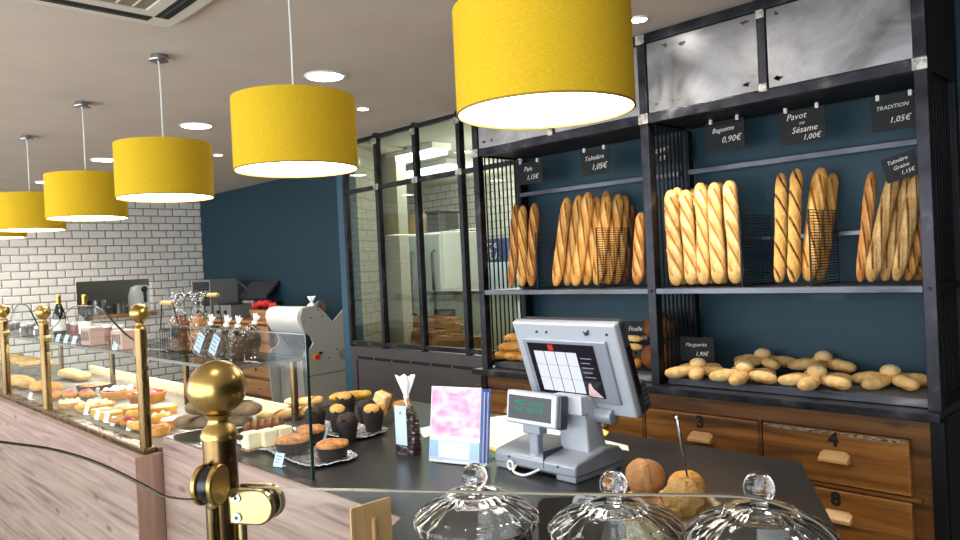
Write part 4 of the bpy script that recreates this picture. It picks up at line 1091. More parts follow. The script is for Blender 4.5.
for i, (px, py, rz, lf, mt) in enumerate(((380, 404, .5, .035, 'crumb'), (392, 410, 1.2, 0, 'crust_gold'), (371, 412, .2, 0, 'crust_gold'))):
    c = at(px, py, Z=ZK + .03 + lf)
    mb = loaf(L=.10, R=.034, seed=30 + i, slashes=1, tip=.3, squash=.8, depth=.1, nl=16, nr=14)
    if i == 0:
        t = root('bread_chunk', c, 'cut bread chunk showing yellow crumb, lying on top of two others', 'bread', 'bread chunks', .4)
        MB().box(-.035, .035, -.03, .03, -.02, .055, Matrix.Rotation(.35, 4, 'Y')).build('crumb', M['crumb'], t, bevel=.012, bseg=3)
        MB().box(-.037, .037, .026, .034, -.022, .057, Matrix.Rotation(.35, 4, 'Y')).build('crust', M['crust_gold'], t, bevel=.004)
    else:
        o = mb.build('bread_chunk', M[mt], smooth=180); o.matrix_world = frame_m(c, V((cos(rz), sin(rz), .15)), (0, 0, 1))
        tag(o, ('', 'golden bread chunk right of the cut piece', 'golden bread chunk half hidden below the cut piece')[i], 'bread', 'bread chunks')

# sweet bag with tie
c = at(409, 453, Z=ZK)
bg = root('sweets_bag', c, 'clear bag of dark pralines with white label and tied crimped top', 'bag', None, .15)
w, h = .100, .165
mb = MB(); n = 24
def pouch(w, d, h, neck, zt, n=24, r0=.9):
    prof = [(1.0, 0), (1.02, .02), (1.0, h * .5), (.92, h * .8), (.62, h * .98), (neck, zt)]
    m_ = MB(); rings = []
    for s, z in prof:
        ring = []
        for k in range(n):
            a = 2 * pi * k / n; ca, sa = cos(a), sin(a)
            ring.append(len(m_.v)); m_.v.append(V((math.copysign(abs(ca) ** .5, ca) * w / 2 * s, math.copysign(abs(sa) ** .5, sa) * d / 2 * s, z)))
        rings.append(ring)
    for A, B in zip(rings, rings[1:]):
        for k in range(n): m_.f.append((A[k], A[(k + 1) % n], B[(k + 1) % n], B[k]))
    m_.f.append(tuple(rings[0])[::-1])
    return m_
pouch(w, .056, h, .16, h + .05).build('clear_bag', M['wrap'], bg, smooth=60)
pouch(w * .94, .052, h * .95, .5, h * .97).build('pralines', M['coffee'], bg, smooth=60)
MB().box(-.031, .027, -.036, -.033, .038, .185).build('label', M['tag_blue'], bg, bevel=.001)
text_obj('n', .022, M['ink'], Matrix.Translation((0, -.0368, .160)) @ fm, bg, shear=0, name='label_mark')
def ruff(par, z, h, r, mat, n=9, nm='crimped_top'):
    """fan of gathered film above a tie"""
    mb = MB(); vs = []; K = 32
    for j, (rr_, zz) in enumerate(((.25, 0), (.35, .15), (.75, .6), (1., 1.))):
        for k in range(K):
            a = 2 * pi * k / K; q = rr_ * r * (1 + .38 * (j / 3) * cos(n * a))
            vs.append(V((q * cos(a), q * sin(a) * .7, z + h * zz * (1 + .12 * cos(5 * a + 1)))))
    fs = [(j * K + k, j * K + (k + 1) % K, (j + 1) * K + (k + 1) % K, (j + 1) * K + k) for j in range(3) for k in range(K)]
    mb.add(vs, fs); mb.build(nm, mat, par, smooth=60, solid=.001)
ruff(bg, h + .048, .075, .034, M['paper'], 7)
MB().lathe([(.007, h + .040), (.011, h + .044), (.011, h + .052), (.007, h + .056)], seg=14).build('tie', M['ivory'], bg, smooth=60)
MB().tube([(.0, -.008, h + .048), (.016, -.016, h + .02), (.006, -.02, h - .01), (.02, -.02, h - .04)], .003, 6).build('ribbon', M['ivory'], bg, smooth=60)

# leaflet holder
a, b = at(429, 462, Z=ZK), at(479, 467, Z=ZK)
lh = root('leaflet_stand', (a + b) / 2, 'clear stand holding pink and white leaflets on the counter', 'leaflet stand', None, math.atan2(b.y - a.y, b.x - a.x)); W = (b - a).length; H = .27
lean = Matrix.Rotation(-.16, 4, 'X')
MB().box(-W / 2, W / 2, 0, .003, .004, H, lean).build('leaflet', M['paper'], lh)
MB().box(-W / 2 + .004, W / 2 - .002, -.0016, 0, H * .36, H - .002, lean).build('pink_picture', M['pink'], lh)
MB().box(-W / 2, W / 2, -.0016, 0, .012, H * .30, lean).build('lower_band', M['lav'], lh)
for s in (-1, 1):
    MB().box(s * W * .41 - .018, s * W * .41 + .018, -.0022, -.0016, H * .08, H * .295, lean).build('side_block', M['sky_p'], lh)
MB().box(-W * .30, W * .30, -.0026, -.0020, H * .08, H * .27, lean).build('text_box', M['white_m'], lh)
for k, (s, x, z, sz) in enumerate((('••••••••', -.012, .93, .013), ('•••••••', .0, .87, .013), ('••••', -.02, .81, .013))):
    text_obj(s, sz, M['white_m'], lean @ Matrix.Translation((x, -.0024, H * z)) @ fm, lh, shear=0, name='leaflet_lettering')
for k in range(5):
    MB().box(-W / 2 + .006, W / 2 + .006 + .004 * k, .004 + .006 * k, .008 + .006 * k, .011, H - .010 * (k % 2) - .004, lean).build('blue_leaflet', M['blue_p' if k % 2 == 0 else 'lav'], lh)
MB().box(-W / 2 - .003, W / 2 + .016, -.005, -.003, .004, H * .33, lean).build('holder_front', M['pane'], lh)
MB().box(-W / 2 - .003, W / 2 + .016, -.005, .12, .001, .004).build('holder_base', M['pane'], lh)
MB().box(W / 2 + .028, W / 2 + .030, -.003, .06, .014, H * .9, lean).build('holder_side', M['pane'], lh)
# papers
def sheet(pts, mat, label, dz, name='paper_sheet', cat='paper'):
    q = [at(x, y, Z=ZK + dz) for x, y in pts]; q = [V((p.x, p.y, ZK + dz)) for p in q]
    o = MB().prism([p for p in q], (0, 0, .0015)).build(name, M[mat], off=sum(q, V((0, 0, 0))) / len(q)); return tag(o, label, cat, 'papers on the counter')
sheet(((488, 437), (500, 436), (510, 450), (497, 452.5), (489, 449)), 'yellow_p', 'yellow paper sheet under the white one left of the till', .0008)
sheet(((485, 418), (512, 415), (575, 424), (548, 444), (500, 450), (489, 446)), 'ivory', 'white paper sheet lying left of the till', .0026)
sheet(((418, 429), (431, 426), (437, 434), (424, 438)), 'paper', 'white paper corner behind the pink leaflets', .0008)
sheet(((596, 426), (609, 432), (606, 436), (590, 432)), 'yellow_p', 'small yellow note behind the till', .0008)
sheet(((603, 440), (628, 446), (629, 451), (610, 448)), 'ivory', 'cream paper pad lying right behind the till', .0008)

# ------------------------------------------------------------------ till with two screens
a, b = at(495, 466.5, Z=ZK), at(576, 485.5, Z=ZK)
TX0, TX1, TY = a.x, b.x, (a.y + b.y) / 2
tl = root('cash_register', ((TX0 + TX1) / 2, TY, ZK), 'silver till with tilted customer screen and small number display', 'cash register'); ot = tl.location
def T(mbx, name, mat, par=None, **k): return mbx.build(name, mat, par or tl, off=ot, **k)
z = ZK
prof = [(TY, z + .018), (TY, z + .056), (TY + .015, z + .064), (TY + .16, z + .085), (TY + .235, z + .075), (TY + .26, z + .055), (TY + .26, z + .018)]
T(MB().prism([(TX0, y_, z_) for y_, z_ in prof], (TX1 - TX0, 0, 0)), 'base', M['grey_pl'], bevel=.008, bseg=3, smooth=30)
wT = TX1 - TX0
for x0, x1 in ((TX0 + .006, TX0 + .075), (TX1 - .085, TX1 - .004)):
    T(MB().box(x0, x1, TY + .003, TY + .25, z + .001, z + .022), 'foot', M['grey_pl'], bevel=.005)
T(MB().box(TX0 + .07, TX1 - .08, TY + .03, TY + .24, z + .004, z + .022), 'recess', M['black'])
T(MB().box(TX0 + wT * .63, TX0 + wT * .635, TY - .001, TY + .15, z + .03, z + .0845), 'seam', M['grey_dk'])
for fx in (.2, .8): T(MB().cyl((TX0 + wT * fx, TY + .002, z + .046), (TX0 + wT * fx, TY - .003, z + .046), .005, .004, 10), 'screw', M['grey_dk'])
loop = [(TX0 + .10, TY + .02, z + .03), (TX0 + .105, TY - .015, z + .012), (TX0 + .13, TY - .03, z + .006), (TX0 + .17, TY - .028, z + .006), (TX0 + .20, TY - .005, z + .02), (TX0 + .215, TY + .02, z + .03)]
T(MB().tube(spline([V(p) for p in loop], 5), .0045, 8), 'cable', M['white'], smooth=60)
T(MB().tube([V((TX0 + .088 + .012 * cos(t), TY - .012, z + .022 + .014 * sin(t))) for t in [k * 2 * pi / 12 for k in range(13)]], .004, 8), 'cable_loop', M['white'], smooth=60)
# neck
nx0, nx1 = at(562, 430, Y=TY + .11).x, at(590, 430, Y=TY + .11).x
T(MB().prism([(nx0, TY + .10, z + .07), (nx0, TY + .085, z + .24), (nx0, TY + .15, z + .26), (nx0, TY + .20, z + .07)], (nx1 - nx0, 0, 0)), 'neck', M['grey_lt'], bevel=.008, bseg=3)
# monitor body: leans forward over the base
pa_, pb_ = at(510.5, 322, Y=1.853), at(613, 326, Y=1.853)
MX0, MX1 = pa_.x, pb_.x; pc_ = at(637, 420, X=MX1)
ft, fb = V((0, 1.853, (pa_.z + pb_.z) / 2)), V((0, pc_.y, pc_.z))
dn = (fb - ft); fl = dn.length; dn.normalize(); nb_ = V((0, -dn.z, dn.y)); nb_ = nb_ if nb_.y > 0 else -nb_
mon_m = Matrix((V((1, 0, 0)), nb_, -dn)).transposed().to_4x4(); mon_m.translation = V((0, ft.y, ft.z))   # x right, y back, z up along the face
def mbox(x0, x1, y0, y1, z0, z1): return MB().box(x0, x1, y0, y1, z0, z1, mon_m)
T(mbox(MX0, MX1, .004, .032, -fl, 0), 'front_frame', M['grey_lt'], bevel=.007, bseg=3)
T(mbox(MX0 + .006, MX1 - .006, .032, .075, -fl + .004, -.006), 'rear_shell', M['grey_dk'], bevel=.012, bseg=3)
T(mbox(MX0 - .001, MX1 + .001, .030, .034, -fl, .0), 'side_seam', M['alu'])
mw_ = MX1 - MX0
bz = [(.05, .95, .155, .90)]
x0, x1 = MX0 + mw_ * .085, MX0 + mw_ * .90
T(mbox(x0, x1, -.006, .006, -fl * .86, -fl * .17), 'inner_bezel', M['grey_pl'], bevel=.005)
sx0_, sx1_ = MX0 + mw_ * .135, MX0 + mw_ * .785
sc = T(mbox(sx0_, sx1_, -.008, -.005, -fl * .79, -fl * .215), 'screen', M['screen'])
sw, shh = sx1_ - sx0_, fl * .575
for c_ in range(4):
    for r_ in range(3):
        xa = sx0_ + sw * (.08 + .165 * c_); za_ = -fl * .215 - shh * (.155 + .265 * r_)
        T(mbox(xa, xa + sw * .152, -.0088, -.008, za_ - shh * .258, za_), 'menu_tile', M['scr_w'], sc)
T(mbox(sx0_ + sw * .32, sx0_ + sw * .40, -.0088, -.008, -fl * .215 - shh * .13, -fl * .215 - shh * .02), 'red_logo', M['red'], sc)
for k in range(5):
    T(mbox(sx0_ + sw * .77, sx0_ + sw * (.93 - .03 * (k % 2)), -.0088, -.008, -fl * .215 - shh * (.26 + .09 * k), -fl * .215 - shh * (.245 + .09 * k)), 'text_line', M['grey_pl'], sc)
hp = [(.76, .98), (.78, .86), (.80, .74), (.83, .72), (.85, .82), (.93, .93), (.97, .985)]
T(MB().prism([mon_m @ V((sx0_ + sw * u, -.0085, -fl * .215 - shh * v)) for u, v in hp], mon_m.to_3x3() @ V((0, -.0006, 0))), 'hand_picture', plain('pale skin print', C(222, 190, 186), .5), sc)
for u in (.25, .35, .92): T(MB().cyl(mon_m @ V((MX0 + mw_ * u, .002, -fl * .10)), mon_m @ V((MX0 + mw_ * u, -.001, -fl * .10)), .0045, .004, 10), 'bezel_screw', M['grey_dk'])
T(MB().prism([mon_m @ V((MX0 + mw_ * (.71 + u), -.001 - 0, -fl * (.055 + v))) for u, v in ((0, .02), (.02, .035), (.055, .0), (.05, .05), (.02, .07))], mon_m.to_3x3() @ V((0, .004, 0))), 'check_mark', M['grey_dk'])
for k in range(2): T(mbox(MX1 - .002, MX1 + .0015, .040 + .012 * k, .046 + .012 * k, -fl * .80, -fl * .28), 'side_groove', M['black'])
T(mbox(MX0 + mw_ * .35, MX1 - .01, .030, .11, -fl - .015, -fl * .72), 'rear_housing', M['grey_dk'], bevel=.012, bseg=3)
for k in range(4): T(mbox(MX1 - .012, MX1 - .0085, .050, .096, -fl * .78 - .016 * k - .01, -fl * .78 - .016 * k), 'vent_slot', M['alu'])
hc0, hc1 = mon_m @ V((MX0 + mw_ * .30, .0, -fl - .0)), mon_m @ V((MX0 + mw_ * .80, .0, -fl - .0))
T(MB().cyl(hc0, hc1, .026, .026, 20), 'hinge', M['grey_pl'], smooth=40, bevel=.004)
T(MB().box(nx0 - .004, nx1 + .004, TY + .066, TY + .11, z + .20, z + .262), 'hinge_block', M['grey_lt'], bevel=.005)
# customer display
dA, dB = at(504, 388, Y=TY + .005), at(557, 397.5, Y=TY + .005)
dz1 = (dA.z + dB.z) / 2; dx0, dx1 = dA.x, dB.x - .012; dz0 = dz1 - .110
dt = Matrix.Translation((0, TY + .005, dz0)) @ Matrix.Rotation(-.12, 4, 'X')
dh = dz1 - dz0
ds = T(MB().box(dx0, dx1, 0, .036, 0, dh, dt), 'number_display', M['grey_lt'], bevel=.007, bseg=3)
T(MB().box(dx1 - .012, dx1 + .010, .012, .050, -.002, dh - .004, dt), 'display_back', M['grey_dk'], ds, bevel=.006)
T(MB().box(dx0 + .013, dx1 - .022, -.002, .002, .017, dh - .015, dt), 'display_window', M['black'], ds)
for (s, zz_) in (('MERCI   15.10.22', .072), ('14:32  NET 0.00', .050)):
    text_obj(s, .019, M['vfd'], dt @ Matrix.Translation(((dx0 + dx1) / 2 - .005, -.0028, zz_)) @ fm, ds, shear=0, name='digits', off=ot)
pxc = (dx0 + dx1) / 2
T(MB().box(pxc - .040, pxc + .035, TY + .012, TY + .052, dz0 - .03, dz0 + .012), 'display_bracket', M['grey_pl'], bevel=.004)
T(MB().box(pxc - .018, pxc + .022, TY + .016, TY + .046, z + .058, dz0 - .02), 'display_pole', M['grey_pl'], bevel=.006, bseg=3)
T(MB().cyl((pxc + .002, TY + .031, z + .058), (pxc + .002, TY + .031, z + .070), .028, .024, 18), 'pole_foot', M['grey_pl'], smooth=40)

# ------------------------------------------------------------------ basket of rolls on the slanted arm
c = at(667, 520, D=1.56); bx_, by_ = c.x, c.y
bk = root('roll_basket', (bx_, by_, ZK), 'cream woven basket filled with bread rolls beside the till', 'basket'); R_ = .106
mb = MB().lathe([(0, .004), (R_ * .72, .004), (R_ * .98, .164), (R_ * .99, .166), (R_ * .93, .166), (R_ * .68, .012), (0, .012)], seg=60, flute=30, depth=.014)
mb.build('woven_body', M['rattan'], bk, smooth=60)
ring = [V((R_ * cos(2 * pi * k / 48), R_ * sin(2 * pi * k / 48), .170 + .003 * cos(k * pi))) for k in range(49)]
MB().tube(ring, .0095, 8).build('braided_rim', M['rattan'], bk, smooth=60)
for j in range(3):
    rr_ = R_ * (.78 + .07 * j); ring = [V((rr_ * cos(2 * pi * k / 48), rr_ * sin(2 * pi * k / 48), .045 + .036 * j + .002 * cos(k * pi))) for k in range(49)]
    MB().tube(ring, .006, 6).build('woven_band', M['rattan'], bk, smooth=60)
def roll(px, py, dpx, D_, mat, label, seed, cross=True, sq=.92, rot=0.):
    p = at(px, py, D=D_); r = dpx * D_ / F_PX / 2
    o = boule(r, seed, sq, cross, .10 if 'grain' in mat else .03).build('bread_roll', M[mat], smooth=180)
    o.matrix_world = Matrix.Translation(p) @ Matrix.Rotation(rot, 4, 'X') @ Matrix.Rotation(rot * .5, 4, 'Y'); tag(o, label, 'bread', 'rolls in the basket'); return o
roll(645, 477.5, 39, 1.56, 'crust_roll', 'smooth round roll with a pale cap, topmost in the cream basket', 2, True, .95, .5)
roll(687, 489, 38, 1.60, 'crust_gold', 'orange-gold roll behind the seedy one at the right of the basket', 5, False, .95)
roll(685, 497, 42, 1.50, 'crust_grain', 'seedy cracked roll with a spike stuck in it', 7, False, .95)
roll(660, 513, 38, 1.52, 'crust_roll', 'floury brown roll lying lower at the front of the basket', 9, True, .85, .2)
roll(636, 503, 26, 1.60, 'crust_gold', 'golden roll at the left edge of the basket behind the glass knob', 11, False, .9)
p0, p1 = at(688, 481, D=1.52), at(677, 418, D=1.52)
sk = root('roll_spike', p0, 'thin steel spike standing in the seedy roll', 'spike'); oS = sk.location
MB().tube([p0 - (p1 - p0) * .1, p0.lerp(p1, .45)], .0020, 8).build('pin', M['grey_dk'], sk, off=oS, smooth=60)
MB().tube([p0.lerp(p1, .40), p0.lerp(p1, .5), p0.lerp(p1, .92), p1], .004, 10, radii=[.0025, .0058, .0062, .003], sq=.5).build('blade', M['chrome'], sk, off=oS, smooth=60)
MB().ball(p1, .0046, (1, 1, 1), 12, 8).build('eye', M['chrome'], sk, off=oS, smooth=180)

# ------------------------------------------------------------------ glass jars with knobbed lids
def jar(px, lip_l, lip_r, kz_, D_, label):
    c = at(px, 500, D=D_); r = (lip_r - lip_l) * D_ / F_PX / 2
    zk1 = at(px, kz_, D=D_).z                              # top of the knob
    t = root('cookie_jar', (c.x, c.y, ZK), label, 'glass jar', 'glass jars'); h = zk1 - ZK
    kr = .0238 * r / .115
    zr_ = h - .100                                          # lid lip height
    jr = r * .86
    MB().lathe([(0, .002), (jr * .96, .002), (jr, .012), (jr, zr_ - .012), (jr * .97, zr_ - .006), (jr * .935, zr_ - .012), (jr * .95, .02), (0, .012)], seg=72, flute=24, depth=.010).build('jar_body', M['jar'], t, smooth=60)
    lid = [(r * .965, zr_ - .012), (r, zr_ - .002), (r * .985, zr_ + .007), (r * .84, zr_ + .022), (r * .65, zr_ + .033), (r * .51, zr_ + .037), (r * .48, zr_ + .045), (r * .38, zr_ + .048), (r * .15, zr_ + .048),
           (r * .14, zr_ + .041), (r * .44, zr_ + .034), (r * .60, zr_ + .022), (r * .80, zr_ + .010), (r * .93, zr_ + .001), (r * .93, zr_ - .012)]
    ld = MB().lathe(lid, seg=128, flute=20, depth=.013, close=True).build('lid', M['jar'], t, smooth=60)
    k0 = zr_ + .044
    kh = (h - k0 - .006) / 2; kc = h - kh
    kp = [(0, k0), (r * .13, k0), (kr * .5, k0 + .004)] + [(kr * cos(t), kc + kh * sin(t)) for t in [-.95 + (pi / 2 + .95) * q / 12 for q in range(12)]] + [(0, h)]
    MB().lathe(kp, seg=32).build('knob', M['jar'], ld, smooth=180)
    return t, jr, zr_
jars = [jar(475.5, 412, 538, 463, 1.35, 'fluted glass jar with knobbed lid, left of three, before the till'),
        jar(614, 547, 681, 470, 1.27, 'fluted glass jar with knobbed lid, middle of three, before the rolls'),
        jar(759.5, 690, 836, 472, 1.14, 'fluted glass jar with knobbed lid, right of three, under the drawers')]
for (t, jr, zr_), mt, w_ in zip(jars, ('cookie', 'crust_flour', 'crust_gold'), ('left', 'middle', 'right')):
    rr = random.Random(len(w_))
    for lv in range(4):
        for q in range(3):
            a = q * 2.094 + lv * .8
            x, y = t.location.x + jr * .42 * cos(a), t.location.y + jr * .42 * sin(a)
            o = MB().lathe([(0, 0), (.030, 0), (.034, .008), (.030, .017), (0, .020)], seg=20); o.t = [.6] * len(o.v)
            o = o.build('biscuit', M[mt], smooth=60); o.location = (x, y, ZK + .014 + lv * .024)
            tag(o, 'round biscuit stacked inside the %s glass jar' % w_, 'biscuit', 'biscuits in the %s jar' % w_)
# brown slate with white tag between jars
a, b = at(537, 498, D=1.50), at(600, 502, D=1.50)
bs = root('brown_board', V(((a.x + b.x) / 2, (a.y + b.y) / 2, ZK)), 'dark brown rounded board standing behind the jars', 'board', None, math.atan2(b.y - a.y, b.x - a.x)); wv = (b - a).length; hv = a.z - ZK
pts = [(-wv / 2, 0), (wv / 2, 0), (wv / 2, hv)] + [(-wv / 2 + .02 - .02 * sin(t), hv - .02 + .02 * cos(t)) for t in [k * pi / 12 for k in range(7)]]
MB().prism([(x, 0, z_) for x, z_ in pts], (0, .01, 0)).build('panel', noisy('dark brown board', [(.3, C(34, 24, 16)), (.7, C(56, 42, 30))], scale=(8, 8, 8), rough=(.6, .7)), bs, bevel=.002)
MB().box(-wv / 2 + .01, wv / 2 - .01, .01, .05, 0, .012).build('foot', M['black_m'], bs)
c = at(580.5, 497, D=1.44); e = at(572.5, 520, D=1.44)
wt = root('oval_tag', (c.x, c.y, c.z - .05), 'white oval tag with a small ring hanging by the middle jar', 'tag', None, .55); wt.location = (c.x, c.y, c.z - .013)
pts = [(.0165 * cos(t) * 1, .0, (.017 * sin(t) if sin(t) > 0 else .05 * sin(t) * 1)) for t in [k * 2 * pi / 28 for k in range(28)]]
MB().prism(pts, (0, .002, 0)).build('tag_face', plain('lilac white', C(214, 206, 222), .5), wt)
MB().tube([V((.0035 * cos(t), -.001, .006 + .0035 * sin(t))) for t in [k * 2 * pi / 12 for k in range(13)]], .0009, 6).build('ring', M['grey_dk'], wt)
MB().box(-.001, .001, .0, .001, -.30, -.04).build('tag_stem', M['grey_dk'], wt)

# wooden card on a stick
c = V((-1.413, .982, 0)); zt_, zb_ = 1.089, .985
wc = root('wooden_card', (c.x, c.y, ZK), 'small bamboo card on a stick at the inner counter corner', 'wooden card'); oW = wc.location
pts = []
for sy, sz, a0 in ((1, 1, 0), (-1, 1, 90), (-1, -1, 180), (1, -1, 270)):
    for k in range(5):
        an = radians(a0 + 90 * k / 4); pts.append((c.x - .003, c.y + sy * .0495 + .006 * cos(an), (zt_ + zb_) / 2 + sz * ((zt_ - zb_) / 2 - .006) + .006 * sin(an)))
MB().prism(pts, (.006, 0, 0)).build('card_board', M['bamboo'], wc, off=oW)
MB().tube([(c.x + .010, c.y, ZK + .006), (c.x + .010, c.y, 1.055)], .0065, 10, radii=[.0075, .005]).build('stick', M['bamboo'], wc, off=oW, smooth=60)
MB().cyl((c.x + .008, c.y, ZK + .0005), (c.x + .008, c.y, ZK + .010), .030, .028, 20).build('stick_foot', M['bamboo'], wc, off=oW, smooth=40)
# ------------------------------------------------------------------ pastry case contents
ZD = ZL + .019
def unit(px, py, Z): return at(px, py, Z=Z)
def tart(px, py, r, h, fill, label, grp, crust_='crust_gold', Z=None, dome=.3, rz=0., bits=None, nb=0):
    Z = ZD if Z is None else Z
    c = at(px, py, Z=Z + h * .8); t = root('tart', (c.x, c.y, Z), label, 'tart', grp, rz)
    sh_ = MB().lathe([(0, 0), (r * .86, 0), (r, h * .85), (r * 1.0, h), (r * .90, h), (r * .88, h * .8), (0, h * .8)], seg=30, flute=15, depth=.018); sh_.t = [.45] * len(sh_.v)
    sh_.build('pastry_shell', M[crust_], t, smooth=50)
    f = MB().lathe([(r * .89, h * .80), (r * .80, h * (1 + dome * .4)), (r * .5, h * (1 + dome * .8)), (0, h * (1 + dome))], seg=26)
    f.v = [p + V((0, 0, .004 * sin(80 * p.x) * cos(75 * p.y))) for p in f.v]
    f.build('filling', M[fill], t, smooth=60)
    rr = random.Random(int(px * 7 + py))
    for k in range(nb):
        a = k * 2.4; q = r * .75 * sqrt((k + .5) / nb)
        MB().ball((q * cos(a), q * sin(a), h * (1 + dome * .8)), r * .17 * rr.uniform(.8, 1.2), (1, 1, .9), 10, 7).build('topping', M[bits], t, smooth=180)
    return t
def oblong(px, py, L, w, h, mat, top, label, grp, rz=0., Z=None, name='eclair', cat='pastry'):
    Z = ZD if Z is None else Z
    c = at(px, py, Z=Z + h * .5); t = root(name, (c.x, c.y, Z), label, cat, grp, rz)
    b = loaf(L=L, R=w / 2, seed=int(px), slashes=0, squash=h / w, tip=.18, depth=0, nl=18, nr=14)
    m = Matrix.Translation((-L / 2, 0, h / 2)) @ Matrix(((0, 0, 1, 0), (1, 0, 0, 0), (0, 1, 0, 0), (0, 0, 0, 1)))
    tt = b.t; b.xf(m); b.t = tt; b.build('dough', M[mat], t, smooth=180)
    if top:
        f = MB().ball((0, 0, h * .72), 1, (L * .46, w * .44, h * .42), 20, 10)
        f.v = [p + V((0, 0, .003 * sin(90 * p.x + p.y * 40))) for p in f.v]
        f.build('icing', M[top], t, smooth=180)
    return t
# stack of flat breads at the left
for k in range(5):
    oblong(8 + 7.2 * k, 357 + 1.6 * k, .26, .12, .045, 'crust_pale', None, 'pale flat bread in the fanned stack, %s from the left' % ORD[k], 'flat breads', .9, Z=ZD + .10 + .004 * (4 - k), name='flat_bread', cat='bread')
st = root('bread_riser', (at(22, 372, Z=ZD).x, at(22, 372, Z=ZD).y, ZD), 'clear riser under the fanned flat breads', 'riser')
MB().box(-.35, .28, -.07, .10, .085, .092).build('riser_top', M['pane'], st)
for x in (-.33, .26): MB().box(x, x + .008, -.07, .10, .0, .085).build('riser_leg', M['pane'], st)
oblong(20, 382, .40, .12, .085, 'crust_pale', None, 'long pale filled roll left of the second brass post', 'filled rolls', .1, name='filled_roll')
oblong(46, 387, .38, .12, .075, 'crust_gold', None, 'golden filled roll half behind the second brass post', 'filled rolls', .1, name='filled_roll')
oblong(74, 375, .44, .13, .075, 'crust_flour', None, 'pale loaf at the back between the brass posts', 'filled rolls', .15, name='filled_roll')
for k in range(3):
    oblong(58 + 12.5 * k, 395.5 - .4 * k, .105, .07, .05, 'crust_gold', 'pink_c', 'pink iced pastry in the row of three, ' + ('leftmost', 'middle one', 'rightmost')[k], 'pink pastries', .3)
tart(95, 386, .115, .052, 'cookie', 'dark round tart with a black base behind the pink pastries', 'large tarts', 'cakecup', dome=.1)
tart(120, 391, .12, .052, 'berry', 'red berry tart topped with white meringue left of the right post', 'large tarts', dome=.1, bits='meringue', nb=9)
tart(147, 394, .112, .055, 'berry', 'dark red berry tart behind the right brass post', 'large tarts', 'crust_brown', dome=.15)
tart(95, 405, .108, .035, 'custard', 'wide pale crumble tart in front of the pink pastries', 'crumble tarts', dome=.25, bits='cream_c', nb=10)
tart(70, 403, .070, .032, 'cream_c', 'small pale crumble tart left of the wide one', 'crumble tarts', dome=.3, bits='cream_c', nb=8)
tart(131, 408, .085, .04, 'custard', 'yellow custard tart left of the right brass post', 'custard tarts', dome=.1)
tart(163, 407, .08, .04, 'custard', 'yellow custard tart right of the right brass post', 'custard tarts', dome=.1)
c = at(100, 417, Z=ZD)
for k in range(2):
    c = at(98 + 9 * k, 418 + 3 * k, Z=ZD); t = root('flan_slice', c, 'square yellow flan slice behind the price tags, %s' % ('left one', 'right one')[k], 'flan', 'flan slices', .1)
    MB().box(-.045, .045, -.02, .07, 0, .045).build('flan_block', M['custard'], t, bevel=.005)
    MB().box(-.043, .043, -.018, .068, .045, .049).build('flan_skin', M['cream_c'], t, bevel=.002)
oblong(118, 421, .13, .06, .04, 'crust_brown', 'cookie', 'brown glazed eclair next to the flan slices', 'eclairs', .2)
oblong(134, 416, .13, .06, .045, 'crust_gold', 'custard', 'yellow glazed eclair behind the red cake', 'eclairs', .2)
oblong(128, 423, .08, .055, .05, 'crust_brown', 'berry', 'small red topped cake behind the price tags', 'eclairs', .2)
oblong(137, 427, .13, .055, .04, 'crust_gold', 'custard', 'yellow eclair nearest the right brass post', 'eclairs', .2)
tart(161, 417, .055, .045, 'custard', 'small yellow tartlet right of the right brass post, at the back', 'tartlets', bits='meringue', nb=4)
tart(170, 421, .05, .04, 'meringue', 'small white topped tartlet beside the rye loaves', 'tartlets', dome=.4)
tart(159, 428, .052, .04, 'cookie', 'small brown tartlet beside the right brass post, at the front', 'tartlets')
for k, (px, py) in enumerate(((85, 411), (96, 416), (105, 419), (112, 422), (128, 427), (96, 391), (66, 393))):
    gtag(px, py, ZD + .001, ['white price tag in the case, leftmost of the front row', 'white price tag in the case, second in the front row', 'white price tag in the case, third in the front row', 'white price tag in the case, fourth in the front row', 'white price tag nearest the right brass post', 'white price tag before the dark round tart', 'white price tag before the pink pastries'][k], .042, .05, .2, 'paper')
gtag(29, 396, ZD + .001, 'white price tag before the golden filled roll', .042, .05, .2, 'paper')
gtag(152, 431, ZD + .001, 'white price tag right behind the right brass post', .042, .05, .2, 'paper')

# upper glass shelf
def bottle(px, label):
    c = at(px, 340, Y=1.62); t = root('champagne_bottle', (c.x, c.y, ZG), label, 'bottle', 'champagne bottles')
    MB().lathe([(0, .0015), (.040, .0015), (.044, .006), (.044, .155), (.040, .185), (.026, .225), (.0165, .255), (.015, .30), (.0, .30)], seg=28).build('bottle_body', M['bottle'], t, smooth=60)
    MB().lathe([(.0160, .245), (.0172, .25), (.0166, .300), (.018, .305), (.018, .316), (.010, .322), (0, .323)], seg=20).build('gold_foil', M['gold'], t, smooth=60)
    mb = MB(); K = 16
    for k in range(K + 1):
        a = -2.2 + 3.0 * k / K
        mb.v += [V((.0446 * cos(a), .0446 * sin(a), .05)), V((.0446 * cos(a), .0446 * sin(a), .135))]
    mb.f = [(2 * k, 2 * k + 2, 2 * k + 3, 2 * k + 1) for k in range(K)]
    mb.build('bottle_label', M['paper'], t, smooth=60)
bottle(60.5, 'dark champagne bottle in front of the metro tiles, left one'); bottle(86.5, 'dark champagne bottle in front of the serving hatch, right one')
